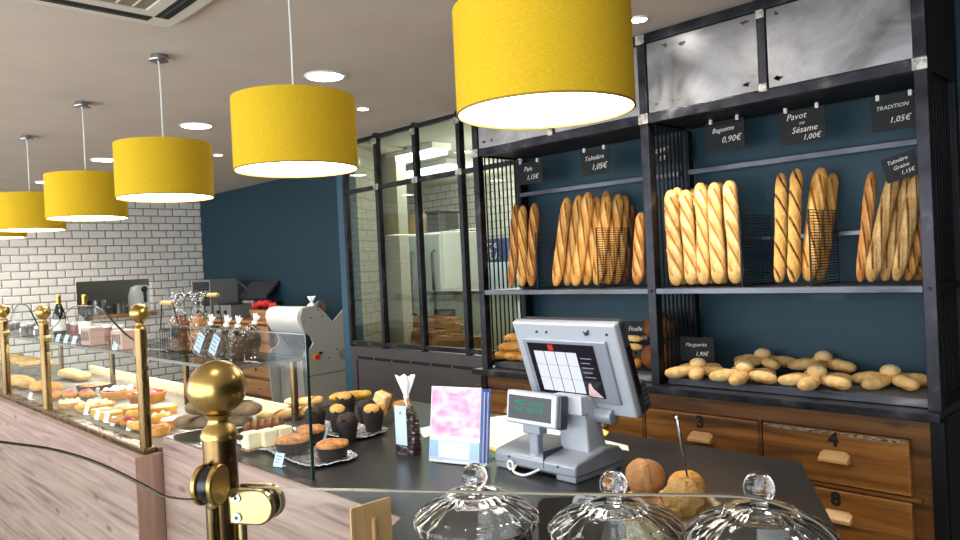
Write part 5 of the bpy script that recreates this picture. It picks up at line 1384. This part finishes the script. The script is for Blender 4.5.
def slotbox(px, label):
    c = at(px, 346, Z=ZG); c = at(px, 346, Y=1.53); t = root('gift_carton', (c.x, c.y, ZG), label, 'carton', 'slotted gift cartons', .08)
    MB().box(-.075, .075, -.045, .045, .001, .11).build('carton_body', M['card_p'], t, bevel=.003)
    for k in range(5): MB().box(-.058 + .025 * k, -.047 + .025 * k, -.0462, -.0448, .03, .09).build('slot', M['black_m'], t)
    MB().box(-.072, .072, -.04, .04, .11, .116).build('carton_lid', plain('pale rose lid', C(226, 206, 198), .7) if 'pale rose lid' not in bpy.data.materials else bpy.data.materials['pale rose lid'], t, bevel=.002)
slotbox(93, 'rose carton with dark slots on the glass shelf, left one'); slotbox(124.5, 'rose carton with dark slots on the glass shelf, next to the right post')
for k, px in enumerate((66, 76, 86, 97, 108, 119)):
    c = at(px, 335, Y=1.72); t = root('jam_jar', (c.x, c.y, ZG), 'red jam jar with white lid behind the cartons, %s from the left' % ORD[k], 'jar', 'jam jars on the glass shelf')
    MB().lathe([(0, .0015), (.036, .0015), (.038, .005), (.038, .075), (.033, .085), (0, .085)], seg=22).build('jar_body', plain('jam', C(150, 84, 80), .2) if 'jam' not in bpy.data.materials else bpy.data.materials['jam'], t, smooth=50)
    MB().lathe([(0, .085), (.038, .085), (.039, .088), (.039, .104), (.036, .108), (0, .108)], seg=22).build('jar_lid', M['white'], t, smooth=40)
for k, (px, yy) in enumerate(((10, 1.6), (17, 1.7), (25, 1.6), (32, 1.7), (39, 1.56))):
    c = at(px, 335, Y=yy); t = root('small_jar', (c.x, c.y, ZG), 'small grey jar with pale lid left of the second post, %s from the left' % ORD[k], 'jar', 'small jars on the glass shelf')
    MB().lathe([(0, .0015), (.030, .0015), (.032, .005), (.032, .06), (0, .06)], seg=18).build('jar_body', M['grey_tape'], t, smooth=50)
    MB().lathe([(0, .06), (.033, .06), (.034, .075), (.030, .08), (0, .08)], seg=18).build('jar_lid', M['white'], t, smooth=40)
    MB().box(-.022, .022, -.0335, -.0315, .012, .048).build('jar_label', M['paper'], t)
for k, px in enumerate((40, 57, 65, 73, 114)):
    p = at(px, 345, Y=1.47); gtag(0, 0, ZG, ['white tag on the glass shelf beside the second post', 'white tag under the left bottle, leftmost of three', 'white tag under the left bottle, middle of three', 'white tag under the left bottle, rightmost of three', 'white tag between the two rose cartons'][k], .05, .055, .2, 'tag_blue').location = (p.x, p.y, ZG + .001)

# wrapped bread bags on the right end of the shelf
def bread_bag(px, label, lab, y=1.6, rz=.3, hh=.135, lean=.42):
    c = at(px, 350, Y=y); t = root('bread_bag', (c.x, c.y, ZG + .0245), label, 'bread bag', 'wrapped bread bags', rz); t.rotation_euler = (0, lean, rz)
    pouch(.105, .075, hh, .22, hh + .03).build('clear_wrap', M['wrap'], t, smooth=60)
    b = pouch(.097, .068, hh * .9, .55, hh * .93); b.t = [.5 - .2 * math.sin(90 * p.z) for p in b.v]
    b.build('dark_slices', M['bagged'], t, smooth=60)
    ruff(t, hh + .028, .040, .017, M['paper'], 5, 'gathered_top')
    MB().lathe([(.010, hh + .022), (.014, hh + .026), (.014, hh + .033), (.010, hh + .037)], seg=12).build('tie', M['ivory'], t, smooth=60)
    if lab:
        f = MB().box(-.030, .016, -.0425, -.0405, .02, hh * .86, Matrix.Rotation(.12, 4, 'Y')).build('label', M['tag_blue'], t)
        for k in range(6): MB().box(-.024, .010 - .004 * (k % 3), -.0432, -.0425, .04 + .02 * k, .044 + .02 * k, Matrix.Rotation(.12, 4, 'Y')).build('label_writing', bpy.data.materials['tag ink'], f)
    return t
bread_bag(203, 'wrapped dark bread bag with pale label, left of the pair', True, 1.55, .25)
bread_bag(218, 'wrapped dark bread bag with pale label, right of the pair', True, 1.53, .25)
bread_bag(234, 'wrapped dark bread bag without label, next to the labelled pair', False, 1.56, -.1)
bread_bag(246, 'wrapped dark bread bag at the right end of the glass shelf', False, 1.66, .3)
# wire basket with two wooden handles, wrapped loaves inside
hA, hB = at(165, 303, Y=1.52), at(212, 295, Y=1.80)
bx = (hA.x + hB.x) / 2; wb = root('handled_basket', (bx, 1.66, ZG), 'wire basket with two turned wooden handles on the glass shelf', 'basket'); oB = wb.location
bw = .26
for y, hz, xx in ((1.53, hA.z, hA.x), (1.80, hB.z, hB.x)):
    MB().tube([(xx - .075, y, hz), (xx - .05, y, hz), (xx, y, hz), (xx + .05, y, hz), (xx + .075, y, hz)], .012, 12, radii=[.010, .013, .0115, .013, .010]).build('wooden_handle', M['handle_w'], wb, off=oB, smooth=60)
    for s in (-1, 1):
        MB().tube([(xx + s * .072, y, hz), (bx + s * bw / 2, y + (.02 if y < 1.6 else -.02), ZG + .13)], .0035, 6).build('bail_wire', M['steel_bar'], wb, off=oB, smooth=60)
for z in (.012, .07, .13):
    MB().tube([(bx - bw / 2, 1.545, ZG + z), (bx + bw / 2, 1.545, ZG + z), (bx + bw / 2, 1.785, ZG + z), (bx - bw / 2, 1.785, ZG + z), (bx - bw / 2, 1.545, ZG + z)], .003, 6).build('hoop_wire', M['steel_bar'], wb, off=oB, smooth=60)
for k in range(9):
    x = bx - bw / 2 + bw * k / 8
    MB().tube([(x, 1.545, ZG + .13), (x, 1.545, ZG + .006), (x, 1.785, ZG + .006), (x, 1.785, ZG + .13)], .002, 5).build('rib_wire', M['steel_bar'], wb, off=oB, smooth=60)
for k, (dx, y, lb) in enumerate(((-.065, 1.63, 'crumpled clear bag with dark loaf in the handled basket, left'), (.06, 1.68, 'crumpled clear bag with golden loaf in the handled basket, right'))):
    t = root('wrapped_loaf', (bx + dx, y, ZG + .012), lb, 'wrapped bread', 'wrapped loaves in the basket', .2)
    pouch(.115, .10, .20, .28, .25).build('clear_wrap', M['wrap'], t, smooth=60)
    b = pouch(.100, .088, .17, .6, .185); b.t = [.5] * len(b.v)
    b.build('loaf', M['crust_dark' if k == 0 else 'crust_brown'], t, smooth=60)
    ruff(t, .24, .07, .055, M['wrap'], 6, 'gathered_top')
    if k == 0: MB().box(-.03, .02, -.054, -.052, .08, .14, Matrix.Rotation(.3, 4, 'Y')).build('label', M['black_m'], t)

# ------------------------------------------------------------------ back bench of crates, ovens, red basket
BY = 3.92
bx0, bx1 = at(191, 314, Y=BY).x, at(268, 317, Y=BY).x
ZB2 = at(232, 319.5, Y=BY).z
bb = root('crate_bench', ((bx0 + bx1) / 2, BY, FLOOR), 'bench of stacked wooden crates with a plank top against the blue alcove wall', 'bench'); oE = bb.location
MB().box(bx0, bx1 + .02, BY - .02, YN - .02, ZB2 - .035, ZB2).build('plank_top', M['crate'], bb, off=oE, bevel=.004)
rows2 = 3; Hc = (ZB2 - .04 - FLOOR) / rows2; nC = 3; Wc = (bx1 - bx0) / nC
for r in range(rows2):
    for c_ in range(nC):
        x0 = bx0 + c_ * Wc + .01; x1 = x0 + Wc - .02; z0 = FLOOR + .002 + r * Hc; z1 = z0 + Hc - .01
        cb = MB().box(x0, x1, BY + .02, YN - .04, z0, z1).build('crate', M['pine_d'], bb, off=oE)
        for q in range(2):
            MB().box(x0, x1, BY, BY + .02, z0 + .015 + q * (Hc / 2), z0 + (q + 1) * Hc / 2 - .022).build('crate_board', M['crate'], cb, off=oE, bevel=.004)
        MB().cyl(((x0 + x1) / 2, BY - .001, z0 + Hc * .74), ((x0 + x1) / 2, BY + .004, z0 + Hc * .74), .022, .022, 14).build('grip_hole', M['black_m'], cb, off=oE)
def appliance(p0, p1, pt, pb, y, dep, label, name, cat, kind):
    x0, x1 = at(p0, pb, Y=y).x, at(p1, pb, Y=y).x; zt_ = at((p0 + p1) / 2, pt, Y=y).z; z0 = ZB2 + .003; h = zt_ - z0; w = x1 - x0
    t = root(name, ((x0 + x1) / 2, y, z0), label, cat); o = t.location
    dkm = bpy.data.materials.get('oven steel') or plain('oven steel', C(136, 136, 134), .4, .2)
    if kind == 0:
        for x in (x0, x1 - .03): MB().box(x, x + .03, y, y + dep, z0, zt_).build('side_wall', dkm, t, off=o, bevel=.004)
        MB().box(x0 + .03, x1 - .03, y, y + dep, zt_ - .025, zt_).build('roof', dkm, t, off=o)
        MB().box(x0 + .03, x1 - .03, y + dep - .02, y + dep, z0 + .1, zt_ - .025).build('back_wall', M['black_m'], t, off=o)
        cp = MB().box(x0 + .03, x1 - .03, y, y + dep, z0, z0 + h * .30).build('control_panel', dkm, t, off=o, bevel=.004)
        for k in range(3): MB().box(x0 + .03, x1 - .03, y + .03, y + dep - .03, z0 + h * (.42 + .17 * k), z0 + h * (.42 + .17 * k) + .008).build('grill_rack', M['inox'], t, off=o)
    else:
        cp = MB().box(x0, x1, y, y + dep, z0, zt_).build('control_panel', dkm, t, off=o, bevel=.008)
        MB().box(x0 + .02, x1 - .02, y + .04, y + dep - .03, zt_, zt_ + .012).build('hot_plate', M['black'], t, off=o)
    for fx in (.3, .72):
        kx = x0 + w * fx; kz2 = z0 + h * (.15 if kind == 0 else .45)
        MB().cyl((kx, y - .02, kz2), (kx, y + .002, kz2), .022, .026, 16).build('knob', M['black'], cp, off=o, smooth=40)
appliance(193, 211.5, 280, 317, 4.0, .36, 'dark open toaster oven with two knobs beside the tiled wall', 'toaster_oven', 'oven', 0)
appliance(214, 231, 305, 318, 4.0, .36, 'low dark hot plate with two knobs on the crate bench', 'hot_plate_unit', 'hot plate', 1)
# coffee machine like hood with lever
x0, x1 = at(232, 300, Y=4.3).x, at(262, 300, Y=4.3).x
cm = root('panini_press', ((x0 + x1) / 2, 4.3, ZB2 + .003), 'black press with raised lid and long silver lever before the blue wall', 'press'); oM = cm.location
zz = at(240, 302, Y=4.3).z
MB().box(x0 + .03, x1 - .05, 4.38, 4.57, ZB2 + .003, zz).build('press_base', M['black'], cm, off=oM, bevel=.01)
MB().prism([(x0 + .02, 4.39, zz + .03), (x0 + .02, 4.39, zz + .07), (x0 + .02, 4.57, zz + .25), (x0 + .02, 4.57, zz + .20)], (x1 - x0 - .1, 0, 0)).build('press_lid', M['grey_dk'], cm, off=oM, bevel=.006)
MB().tube([at(237, 281, Y=4.15), at(242, 284, Y=4.15), at(254, 296, Y=4.2)], .012, 8).build('lever', M['grey_dk'], cm, off=oM, smooth=60)
MB().tube([at(244, 302, Y=4.1), at(255, 302, Y=4.1)], .022, 8).build('drip_bar', M['alu'], cm, off=oM, smooth=60)
x0, x1 = at(251, 320, Y=3.96).x, at(275, 320, Y=3.96).x; zt_ = at(262, 310, Y=3.96).z
rb = root('red_basket', ((x0 + x1) / 2, 4.06, ZB2 + .002), 'small wooden box heaped with shiny red wrappers left of the slicer', 'basket'); oR = rb.location
MB().prism([(x0 + .02, 3.96, ZB2 + .002), (x1 - .02, 3.96, ZB2 + .002), (x1, 3.94, zt_), (x0, 3.94, zt_)], (0, .22, 0)).build('box_body', M['crate'], rb, off=oR, bevel=.004)
rr = random.Random(4)
for k in range(16):
    px = 254.2 + 20.5 * ((k % 8) / 7); c = at(px, 305.5 - (2 if 2 <= k % 8 <= 5 else 0), Y=3.98 + .066 * (k // 8))
    o = MB().ball((0, 0, 0), .031, (1.0, .9, 1.2), 12, 9); o.v = [p * (1 + .22 * sin(110 * p.x + k) * cos(100 * p.y + 80 * p.z)) for p in o.v]
    o = o.build('red_wrapper', M['red_b'], smooth=40); o.matrix_world = Matrix.Translation(c) @ Matrix.Rotation(rr.uniform(0, 3), 4, 'Z') @ Matrix.Rotation(rr.uniform(-.6, .6), 4, 'Y')
    tag(o, 'shiny crumpled red wrapper heaped in the small wooden box', 'wrapper', 'red wrappers in the box')

# ------------------------------------------------------------------ bread slicing machine
XS = -6.45
def ps(pts): return [at(x, y, X=XS) for x, y in pts]
sl = root('bread_slicer', (XS - .35, 4.1, FLOOR), 'silver bread slicing machine with white hood and red stop button', 'bread slicer'); oS2 = sl.location
def S(mbx, name, mat, par=None, **k): return mbx.build(name, mat, par or sl, off=oS2, **k)
out = [(302.5, 309), (307, 307), (313, 306.2), (319, 307.6), (324, 311.5), (333, 321.8), (344, 308.5), (350, 306), (352, 388), (352, 440), (309.5, 440), (309.5, 388), (307, 376), (302, 363), (305, 352), (311, 348.5), (313.5, 343), (311, 336), (305, 332.5), (302, 325), (300, 317)]
P_ = ps(out); P_ = [V((p.x, p.y, max(FLOOR + .001, p.z))) for p in P_]
for p in P_:
    if p.z < .7: p.z = FLOOR + .001
S(MB().prism(P_, (-.022, 0, 0)), 'side_plate', plain('slicer grey', C(188, 188, 186), .35, .35), bevel=.003)
S(MB().prism([p + V((-.66, 0, 0)) for p in P_], (-.022, 0, 0)), 'side_plate', plain('slicer grey far', C(188, 188, 186), .35, .35))
hood = ps([(316, 307.2), (309, 306.4), (303, 308), (299.5, 312), (298.2, 318), (300, 325), (304.5, 331.5), (308, 334), (310, 331), (306, 324), (305, 316), (309, 311.5), (316, 311)])
S(MB().prism([p + V((-.024, 0, 0)) for p in hood], (-.635, 0, 0)), 'white_hood', M['white'], smooth=40)
y0 = P_[0].y + .10; zl_ = at(309, 362, X=XS).z
S(MB().box(XS - .64, XS - .024, y0 - .02, YN - .15, FLOOR + .001, zl_), 'lower_body', plain('slicer body', C(176, 178, 176), .35, .4), bevel=.006)
S(MB().prism([(XS - .62, y0 - .07, at(309, 329, X=XS).z), (XS - .62, y0 + .09, zl_ + .10), (XS - .62, y0 + .12, zl_ + .10), (XS - .62, y0 - .03, at(309, 327, X=XS).z)], (.58, 0, 0)), 'blade_housing', M['black'])
for k in range(16):
    x = XS - .62 + .58 * k / 15
    S(MB().box(x - .004, x + .004, y0 + .10, y0 + .108, zl_ + .005, at(309, 326, X=XS).z), 'blade', M['inox'])
S(MB().prism([(XS - .62, y0 - .12, zl_ + .05), (XS - .62, y0 + .09, zl_ + .004), (XS - .62, y0 + .09, zl_ - .012), (XS - .62, y0 - .12, zl_ + .035)], (.56, 0, 0)), 'bread_tray', M['alu'], bevel=.003)
S(MB().tube([(XS - .62, y0 - .02, at(309, 333, X=XS).z), (XS - .60, y0 + .08, zl_ + .10)], .018, 8), 'pusher_arm', M['grey_dk'], smooth=60)
S(MB().tube([(XS - .30, y0 - .02, at(309, 333, X=XS).z), (XS - .28, y0 + .08, zl_ + .10)], .018, 8), 'pusher_arm', M['grey_dk'], smooth=60)
def btn(px, py, r, mat, h=.02, par=None):
    p = at(px, py, X=XS); return S(MB().cyl(p - V((.002, 0, 0)), p + V((h, 0, 0)), r, r * .9, 20), 'button', M[mat], par, smooth=40)
p = at(316, 357, X=XS)
yb = S(MB().cyl(p - V((.002, 0, 0)), p + V((.012, 0, 0)), .034, .034, 22), 'stop_button_base', plain('signal yellow', C(236, 190, 20), .4), smooth=40)
S(MB().cyl(p + V((.012, 0, 0)), p + V((.040, 0, 0)), .024, .026, 22), 'stop_button', M['red'], yb, smooth=40)
btn(320.5, 353, .016, 'black', .016)
for px, py in ((304, 322), (318, 310), (329, 358), (337, 349), (311, 318), (322, 316)): btn(px, py, .008, 'grey_dk', .004)
a, b = at(309.5, 376.5, X=XS), at(351, 369, X=XS)
S(MB().tube([a + V((.001, 0, 0)), b + V((.001, 0, 0))], .004, 6), 'plate_seam', M['grey_dk'])
p = at(343, 354, X=XS); S(MB().cyl(p, p + V((.012, 0, 0)), .05, .05, 20), 'side_knob', M['alu'], smooth=40)
for u in (.18, .82):
    S(MB().box(XS - .64 + .6 * u, XS - .64 + .6 * u + .07, P_[0].y - .012, P_[0].y + .004, P_[0].z - .06, P_[0].z - .035), 'hood_badge', M['orange'])
gb = at(312, 307, X=XS - .2)
bgx = root('tied_bag', gb, 'white tied paper bag top standing on the slicer', 'bag')
MB().lathe([(0, 0), (.05, 0), (.05, .02), (.016, .045), (.012, .05)], seg=18).build('bag_body', M['paper'], bgx, smooth=60)
ruff(bgx, .045, .06, .045, M['paper'], 7, 'gathered_top')
gr = at(319, 306, X=XS - .12)
MBc = root('tape_roll', gr, 'small grey roll lying on the slicer behind the hood', 'roll')
MB().lathe([(.030, 0), (.055, 0), (.055, .05), (.030, .05)], seg=24, close=True, m=Matrix.Rotation(pi / 2, 4, 'Y')).build('roll_body', M['grey_tape'], MBc, smooth=40)
MB().lathe([(.022, .002), (.030, .002), (.030, .048), (.022, .048)], seg=24, close=True, m=Matrix.Rotation(pi / 2, 4, 'Y')).build('roll_core', M['crate'], MBc, smooth=40)

# serving hatch contents
X_ = XT - .55
hs = struct(MB().box(XT - 1.3, XT - .12, hy0 - .3, hy1 + .3, hz0 - .06, hz0 - .02).build('trim_3', M['inox']))
c = at(141, 300, X=X_); mx_ = root('white_mixer', (X_, c.y, hz0 - .018), 'white rounded kitchen machine inside the serving hatch', 'mixer'); hM = at(141, 285, X=X_).z - (hz0 - .018)
MB().lathe([(0, 0), (.16, 0), (.17, .02), (.165, hM * .6), (.13, hM * .92), (.07, hM), (0, hM)], seg=26).build('machine_body', plain('mixer cream', C(206, 210, 200), .4), mx_, smooth=60)
MB().box(.10, .19, -.02, .02, hM * .35, hM * .8).build('black_lever', M['black'], mx_, bevel=.01)
MB().ball((.16, 0, hM * .84), .045, (1, 1, 1), 14, 9).build('lever_ball', M['black'], mx_, smooth=180)
for k, (px, rr_) in enumerate(((96, .12), (119, .08))):
    c = at(px, 300, X=X_); pt_ = root('steel_pot', (X_, c.y, hz0 - .018), ('large steel pot at the left inside the serving hatch', 'smaller steel pot in the middle of the serving hatch')[k], 'pot', 'pots in the hatch')
    MB().lathe([(0, 0), (rr_, 0), (rr_, .14 + .06 * (1 - k)), (rr_ * 1.05, .145 + .06 * (1 - k)), (rr_ * .95, .14 + .06 * (1 - k)), (rr_ * .9, .02), (0, .02)], seg=24).build('pot_body', M['inox'], pt_, smooth=40)
    for s in (-1, 1): MB().tube([(0, s * rr_, .10), (.02, s * (rr_ + .04), .10), (-.02, s * (rr_ + .04), .10), (-.03, s * rr_, .10)], .008, 6).build('handle', M['inox'], pt_, smooth=60)

# ------------------------------------------------------------------ pendant lamps
def pendant(cx, cy_bottom_px, wpx_, label, x, y):
    r = .236; zb_ = cy_bottom_px; h = .277
    t = root('pendant_lamp', (x, y, zb_), label, 'pendant lamp', 'yellow drum pendants')
    mb = MB().lathe([(r, 0), (r, h), (r - .003, h), (r - .003, 0)], seg=64, close=True); mb.build('lamp_shade', M['shade'], t, smooth=40)
    MB().lathe([(r - .0032, .004), (r - .0032, h - .003)], seg=64).build('lining', M['shade_in'], t, smooth=40)
    MB().lathe([(r + .0008, 0), (r + .0008, .005), (r - .004, .005), (r - .004, 0)], seg=64, close=True).build('lower_hem', plain('dark ochre hem', C(150, 118, 30), .9) if 'dark ochre hem' not in bpy.data.materials else bpy.data.materials['dark ochre hem'], t, smooth=40)
    MB().lathe([(0, .010), (r - .006, .010), (r - .006, .014), (0, .014)], seg=64).build('diffuser', M['lamp_disc'], t, smooth=40)
    MB().lathe([(0, .0145), (r - .006, .0145), (r - .006, .018), (0, .018)], seg=64).build('light_stop_plate', M['shade_in'], t, smooth=40)  # opaque disc added to keep the diffuser from lighting the ceiling
    hz = ZC - zb_
    for k in range(3):
        a = k * 2 * pi / 3
        MB().tube([(0, 0, h - .03), (cos(a) * (r - .004), sin(a) * (r - .004), h - .01)], .003, 6).build('spider_arm', M['white'], t)
    MB().tube([(0, 0, h - .10), (0, 0, h - .03), (.004, 0, (h + hz) / 2), (0, 0, hz - .03)], .0042, 8).build('cord', M['white'], t, smooth=60)
    MB().lathe([(0, hz - .045), (.008, hz - .045), (.010, hz - .034), (.050, hz - .032), (.052, hz - .028), (.052, hz - .022), (.040, hz - .020), (.040, hz - .001), (0, hz - .001)], seg=32).build('canopy', M['inox'], t, smooth=40)
LY = 1.52
for k, px in enumerate((549.5, 298.5, 166, 87, 30)):
    x = at(px, 200, Y=LY).x
    pendant(0, (2.015, 2.02, 2.037, 2.03, 2.045)[k], 0, ('yellow drum pendant nearest the bread rack, largest in view', 'yellow drum pendant second from the bread rack', 'yellow drum pendant third from the bread rack, over the brass ball', 'yellow drum pendant fourth from the bread rack', 'yellow drum pendant fifth from the bread rack, near the tiled wall')[k], x, LY)
pendant(0, 2.055, 0, 'yellow drum pendant farthest away, mostly hidden at the tiled wall', at(-6, 200, Y=LY).x, LY)

# ------------------------------------------------------------------ ceiling lights and air conditioner
def downlight(x, y, r, label, grp, power):
    t = root('ceiling_downlight', (x, y, ZC), label, 'ceiling light', grp)
    MB().lathe([(r * .90, -.002), (r * .92, -.010), (r * 1.0, -.009), (r * 1.06, -.001), (r * 1.0, -.0005), (r * .9, -.0005)], seg=48, close=True).build('trim_ring', M['white'], t, smooth=40)
    MB().lathe([(0, -.004), (r * .90, -.004), (r * .90, -.001), (0, -.001)], seg=48).build('diffuser', M['down_disc'], t)
    return t
bigs = [(325, 76.5), (196.5, 126), (104, 160)]
for k, (px, py) in enumerate(bigs):
    p = at(px, py, Z=ZC - .006); downlight(p.x, p.y, .115, ('large round ceiling light nearest the lamp second from the rack', 'large round ceiling light above the third pendant', 'large round ceiling light farthest toward the tiled wall')[k], 'large round ceiling lights', 0)
smalls = [(639, 19.5), (363, 109), (218, 155), (43, 186)]
for k, (px, py) in enumerate(smalls[:3]):
    p = at(px, py, Z=ZC - .006); downlight(p.x, p.y, .042, ('small spot beside the metal panels of the bread rack', 'small spot in the ceiling before the glass partition', 'small spot in the ceiling before the blue alcove')[k], 'small ceiling spots', 0)
downlight(-1.95, 2.38, .115, 'large round ceiling light over the counter behind the nearest pendant', 'large round ceiling lights', 0)
downlight(-.10, 2.38, .115, 'large round ceiling light near the right end wall', 'large round ceiling lights', 0)
downlight(-9.35, 2.35, .115, 'added round ceiling light to brighten the tiled wall', 'large round ceiling lights', 0)  # extra light added to brighten the tiles
for k, x in enumerate((-9.2, -7.2, -5.2, -.8)): downlight(x, .25, .115, 'added unseen round ceiling light in the row over the shop floor, %s from the tiled wall' % ORD[k], 'large round ceiling lights', 0)  # out-of-view row added for more light toward the tiled wall
downlight(.3, 2.9, .042, 'small spot in the ceiling by the right end wall', 'small ceiling spots', 0)

p = at(170.5, 29, Z=ZC - .035); ax0, ay1 = p.x, p.y; S_ = .95
ac = root('air_conditioner', (ax0 + S_ / 2, ay1 - S_ / 2, ZC), 'square cream ceiling air conditioner with dark louvre slots', 'air conditioner'); oA = ac.location
cream = plain('ac cream', C(206, 200, 186), .5)
zA = ZC - .035; ww = .17
MB().box(ax0, ax0 + ww, ay1 - S_, ay1, zA, ZC - .001).build('panel_side', cream, ac, off=oA, bevel=.008)
MB().box(ax0 + S_ - ww, ax0 + S_, ay1 - S_, ay1, zA, ZC - .001).build('panel_side', cream, ac, off=oA, bevel=.008)
MB().box(ax0 + ww, ax0 + S_ - ww, ay1 - ww, ay1, zA, ZC - .001).build('panel_side', cream, ac, off=oA, bevel=.004)
MB().box(ax0 + ww, ax0 + S_ - ww, ay1 - S_, ay1 - S_ + ww, zA, ZC - .001).build('panel_side', cream, ac, off=oA, bevel=.004)
gr = MB().box(ax0 + ww + .006, ax0 + S_ - ww - .006, ay1 - S_ + ww + .006, ay1 - ww - .006, zA + .004, ZC - .001).build('intake_grille', plain('ac grille', C(128, 116, 104), .7), ac, off=oA)
for k in range(9):
    y = ay1 - S_ + ww + .03 + .065 * k
    MB().box(ax0 + ww + .02, ax0 + S_ - ww - .02, y, y + .008, zA + .001, zA + .005).build('grille_bar', cream, gr, off=oA)
for (x0, x1, y0, y1) in ((ax0 + .055, ax0 + .115, ay1 - S_ + .12, ay1 - .12), (ax0 + S_ - .115, ax0 + S_ - .055, ay1 - S_ + .12, ay1 - .12), (ax0 + .12, ax0 + S_ - .12, ay1 - .115, ay1 - .055), (ax0 + .12, ax0 + S_ - .12, ay1 - S_ + .055, ay1 - S_ + .115)):
    sl_ = MB().box(x0, x1, y0, y1, zA - .0015, zA + .001).build('louvre_slot', M['black_m'], ac, off=oA)
    if x1 - x0 < y1 - y0: MB().box(x0 + .02, x0 + .028, y0 + .01, y1 - .01, zA - .004, zA - .001).build('louvre_vane', M['grey_dk'], sl_, off=oA)
    else: MB().box(x0 + .01, x1 - .01, y0 + .02, y0 + .028, zA - .004, zA - .001).build('louvre_vane', M['grey_dk'], sl_, off=oA)

# ------------------------------------------------------------------ light
w_ = bpy.data.worlds.new('daylight'); scene.world = w_; w_.use_nodes = True
bg_ = w_.node_tree.nodes['Background']; bg_.inputs['Color'].default_value = (.86, .93, 1, 1); bg_.inputs['Strength'].default_value = 2.2
def light(kind, name, loc, energy, col=(1, 1, 1), rot=(0, 0, 0), **k):
    l = bpy.data.lights.new(name, kind); l.energy = energy; l.color = col
    for q, v in k.items(): setattr(l, q, v)
    o = bpy.data.objects.new(name, l); LINK(o); o.location = loc; o.rotation_euler = rot; return o
for a, b_ in wins:          # daylight comes in through the shop windows
    o = light('AREA', 'window_daylight', ((a + b_) / 2, YFr - .16, 1.42), 60, (.88, .94, 1), (radians(90), 0, 0), shape='RECTANGLE', size=b_ - a, size_y=2.15)
    o.data.energy = 34
# the narrow beams of the spots in front of the bread rack
for px, py in smalls[:3]:
    p = at(px, py, Z=ZC - .02)
    light('SPOT', 'spot_beam', (p.x, p.y, ZC - .02), 55, (1, .93, .84), (radians(6), 0, 0), spot_size=radians(95), spot_blend=.8, shadow_soft_size=.035)
light('SPOT', 'spot_beam', (.3, 2.9, ZC - .02), 55, (1, .93, .84), (0, 0, 0), spot_size=radians(95), spot_blend=.8, shadow_soft_size=.035)
light('SPOT', 'tile_wall_fill', (-9.35, 2.35, ZC - .02), 75, (1, .95, .86), (0, 0, 0), spot_size=radians(140), spot_blend=.9, shadow_soft_size=.1)  # fill spot added under the extra downlight to whiten the tiles
light('SPOT', 'tile_wall_fill', (-9.2, .25, ZC - .02), 60, (1, .95, .86), (0, 0, 0), spot_size=radians(140), spot_blend=.9, shadow_soft_size=.1)  # second added fill for the tiled wall
# kitchen
light('POINT', 'kitchen_fill', (-6.6, 6.4, 2.5), 30, (.95, 1, .92), shadow_soft_size=.3)  # bare point fill added to brighten the freezer and reflection panel
light('POINT', 'kitchen_fill', (-4.8, 5.2, 2.4), 30, (.95, 1, .92), shadow_soft_size=.3)
light('POINT', 'hatch_lamp', (XT - .7, (hy0 + hy1) / 2, 2.0), 5, (1, .97, .9), shadow_soft_size=.1)
# strip under the glass shelf lights the pastries
ls = light('AREA', 'case_strip', (-5.0, 1.84, ZG - .03), 14, (1, .95, .85), (radians(-25), 0, 0), shape='RECTANGLE', size=3.4, size_y=.03)

# ------------------------------------------------------------------ neighbours that touch lie side by side
SETTLE = {'baguette.001': (-0.004, 0.001, 0.000), 'baguette.003': (0.001, -0.001, 0.000), 'baguette.007': (0.002, -0.013, 0.000), 'baguette.008': (-0.002, 0.013, 0.000), 'baguette.010': (0.001, -0.003, 0.000), 'baguette.012': (-0.010, 0.008, 0.000), 'baguette.013': (0.012, -0.020, 0.000), 'baguette.016': (-0.003, 0.015, 0.000), 'baguette.017': (0.003, -0.009, 0.000), 'baguette.019': (-0.003, 0.009, 0.000), 'baguette.023': (-0.004, 0.002, 0.000), 'baguette.028': (0.004, -0.003, 0.000), 'baguette.039': (0.000, -0.016, 0.000), 'baguette.042': (-0.001, -0.012, 0.000), 'baguette.044': (-0.001, 0.015, 0.000), 'baguette.046': (0.003, -0.004, 0.000), 'cream_slice': (0.004, 0.019, 0.000), 'cream_slice.001': (0.005, 0.008, 0.000), 'cream_slice.002': (-0.001, 0.000, 0.000), 'price_card.003': (0.000, 0.008, 0.000), 'price_card.005': (0.000, -0.004, 0.000), 'bread_chunk.001': (0.000, 0.000, 0.003), 'bread_chunk.002': (0.006, -0.010, 0.002), 'chocolate_muffin': (0.000, 0.020, 0.000), 'chocolate_muffin.003': (0.004, -0.036, 0.000), 'chocolate_muffin.004': (-0.004, 0.012, 0.000), 'bread_chunk': (-0.006, 0.010, 0.000), 'filled_roll': (0.000, 0.000, 0.002), 'filled_roll.002': (0.000, 0.000, 0.003), 'flower_bread.001': (-0.004, 0.019, 0.000), 'flower_bread.002': (-0.015, 0.001, 0.000), 'flower_bread.003': (-0.018, -0.005, 0.000), 'flower_bread.004': (0.028, -0.021, 0.000), 'flower_bread.005': (0.009, 0.005, 0.000), 'eclair': (-0.012, -0.020, 0.004), 'eclair.001': (0.000, 0.000, 0.005), 'eclair.002': (0.012, 0.020, 0.005), 'small_baguette.001': (0.035, 0.000, 0.000), 'small_baguette.002': (0.022, 0.000, 0.000), 'small_baguette.004': (0.022, 0.000, 0.000), 'eclair.003': (0.000, 0.000, 0.003), 'eclair.004': (0.000, 0.000, 0.003), 'eclair.005': (0.000, 0.000, 0.003), 'eclair.006': (0.000, 0.000, 0.003), 'small_baguette.003': (0.016, 0.000, 0.000), 'small_baguette.005': (0.020, 0.000, 0.004), 'small_baguette.006': (0.018, 0.000, 0.008)}
for k_, v_ in SETTLE.items(): bpy.data.objects[k_].location += V(v_)
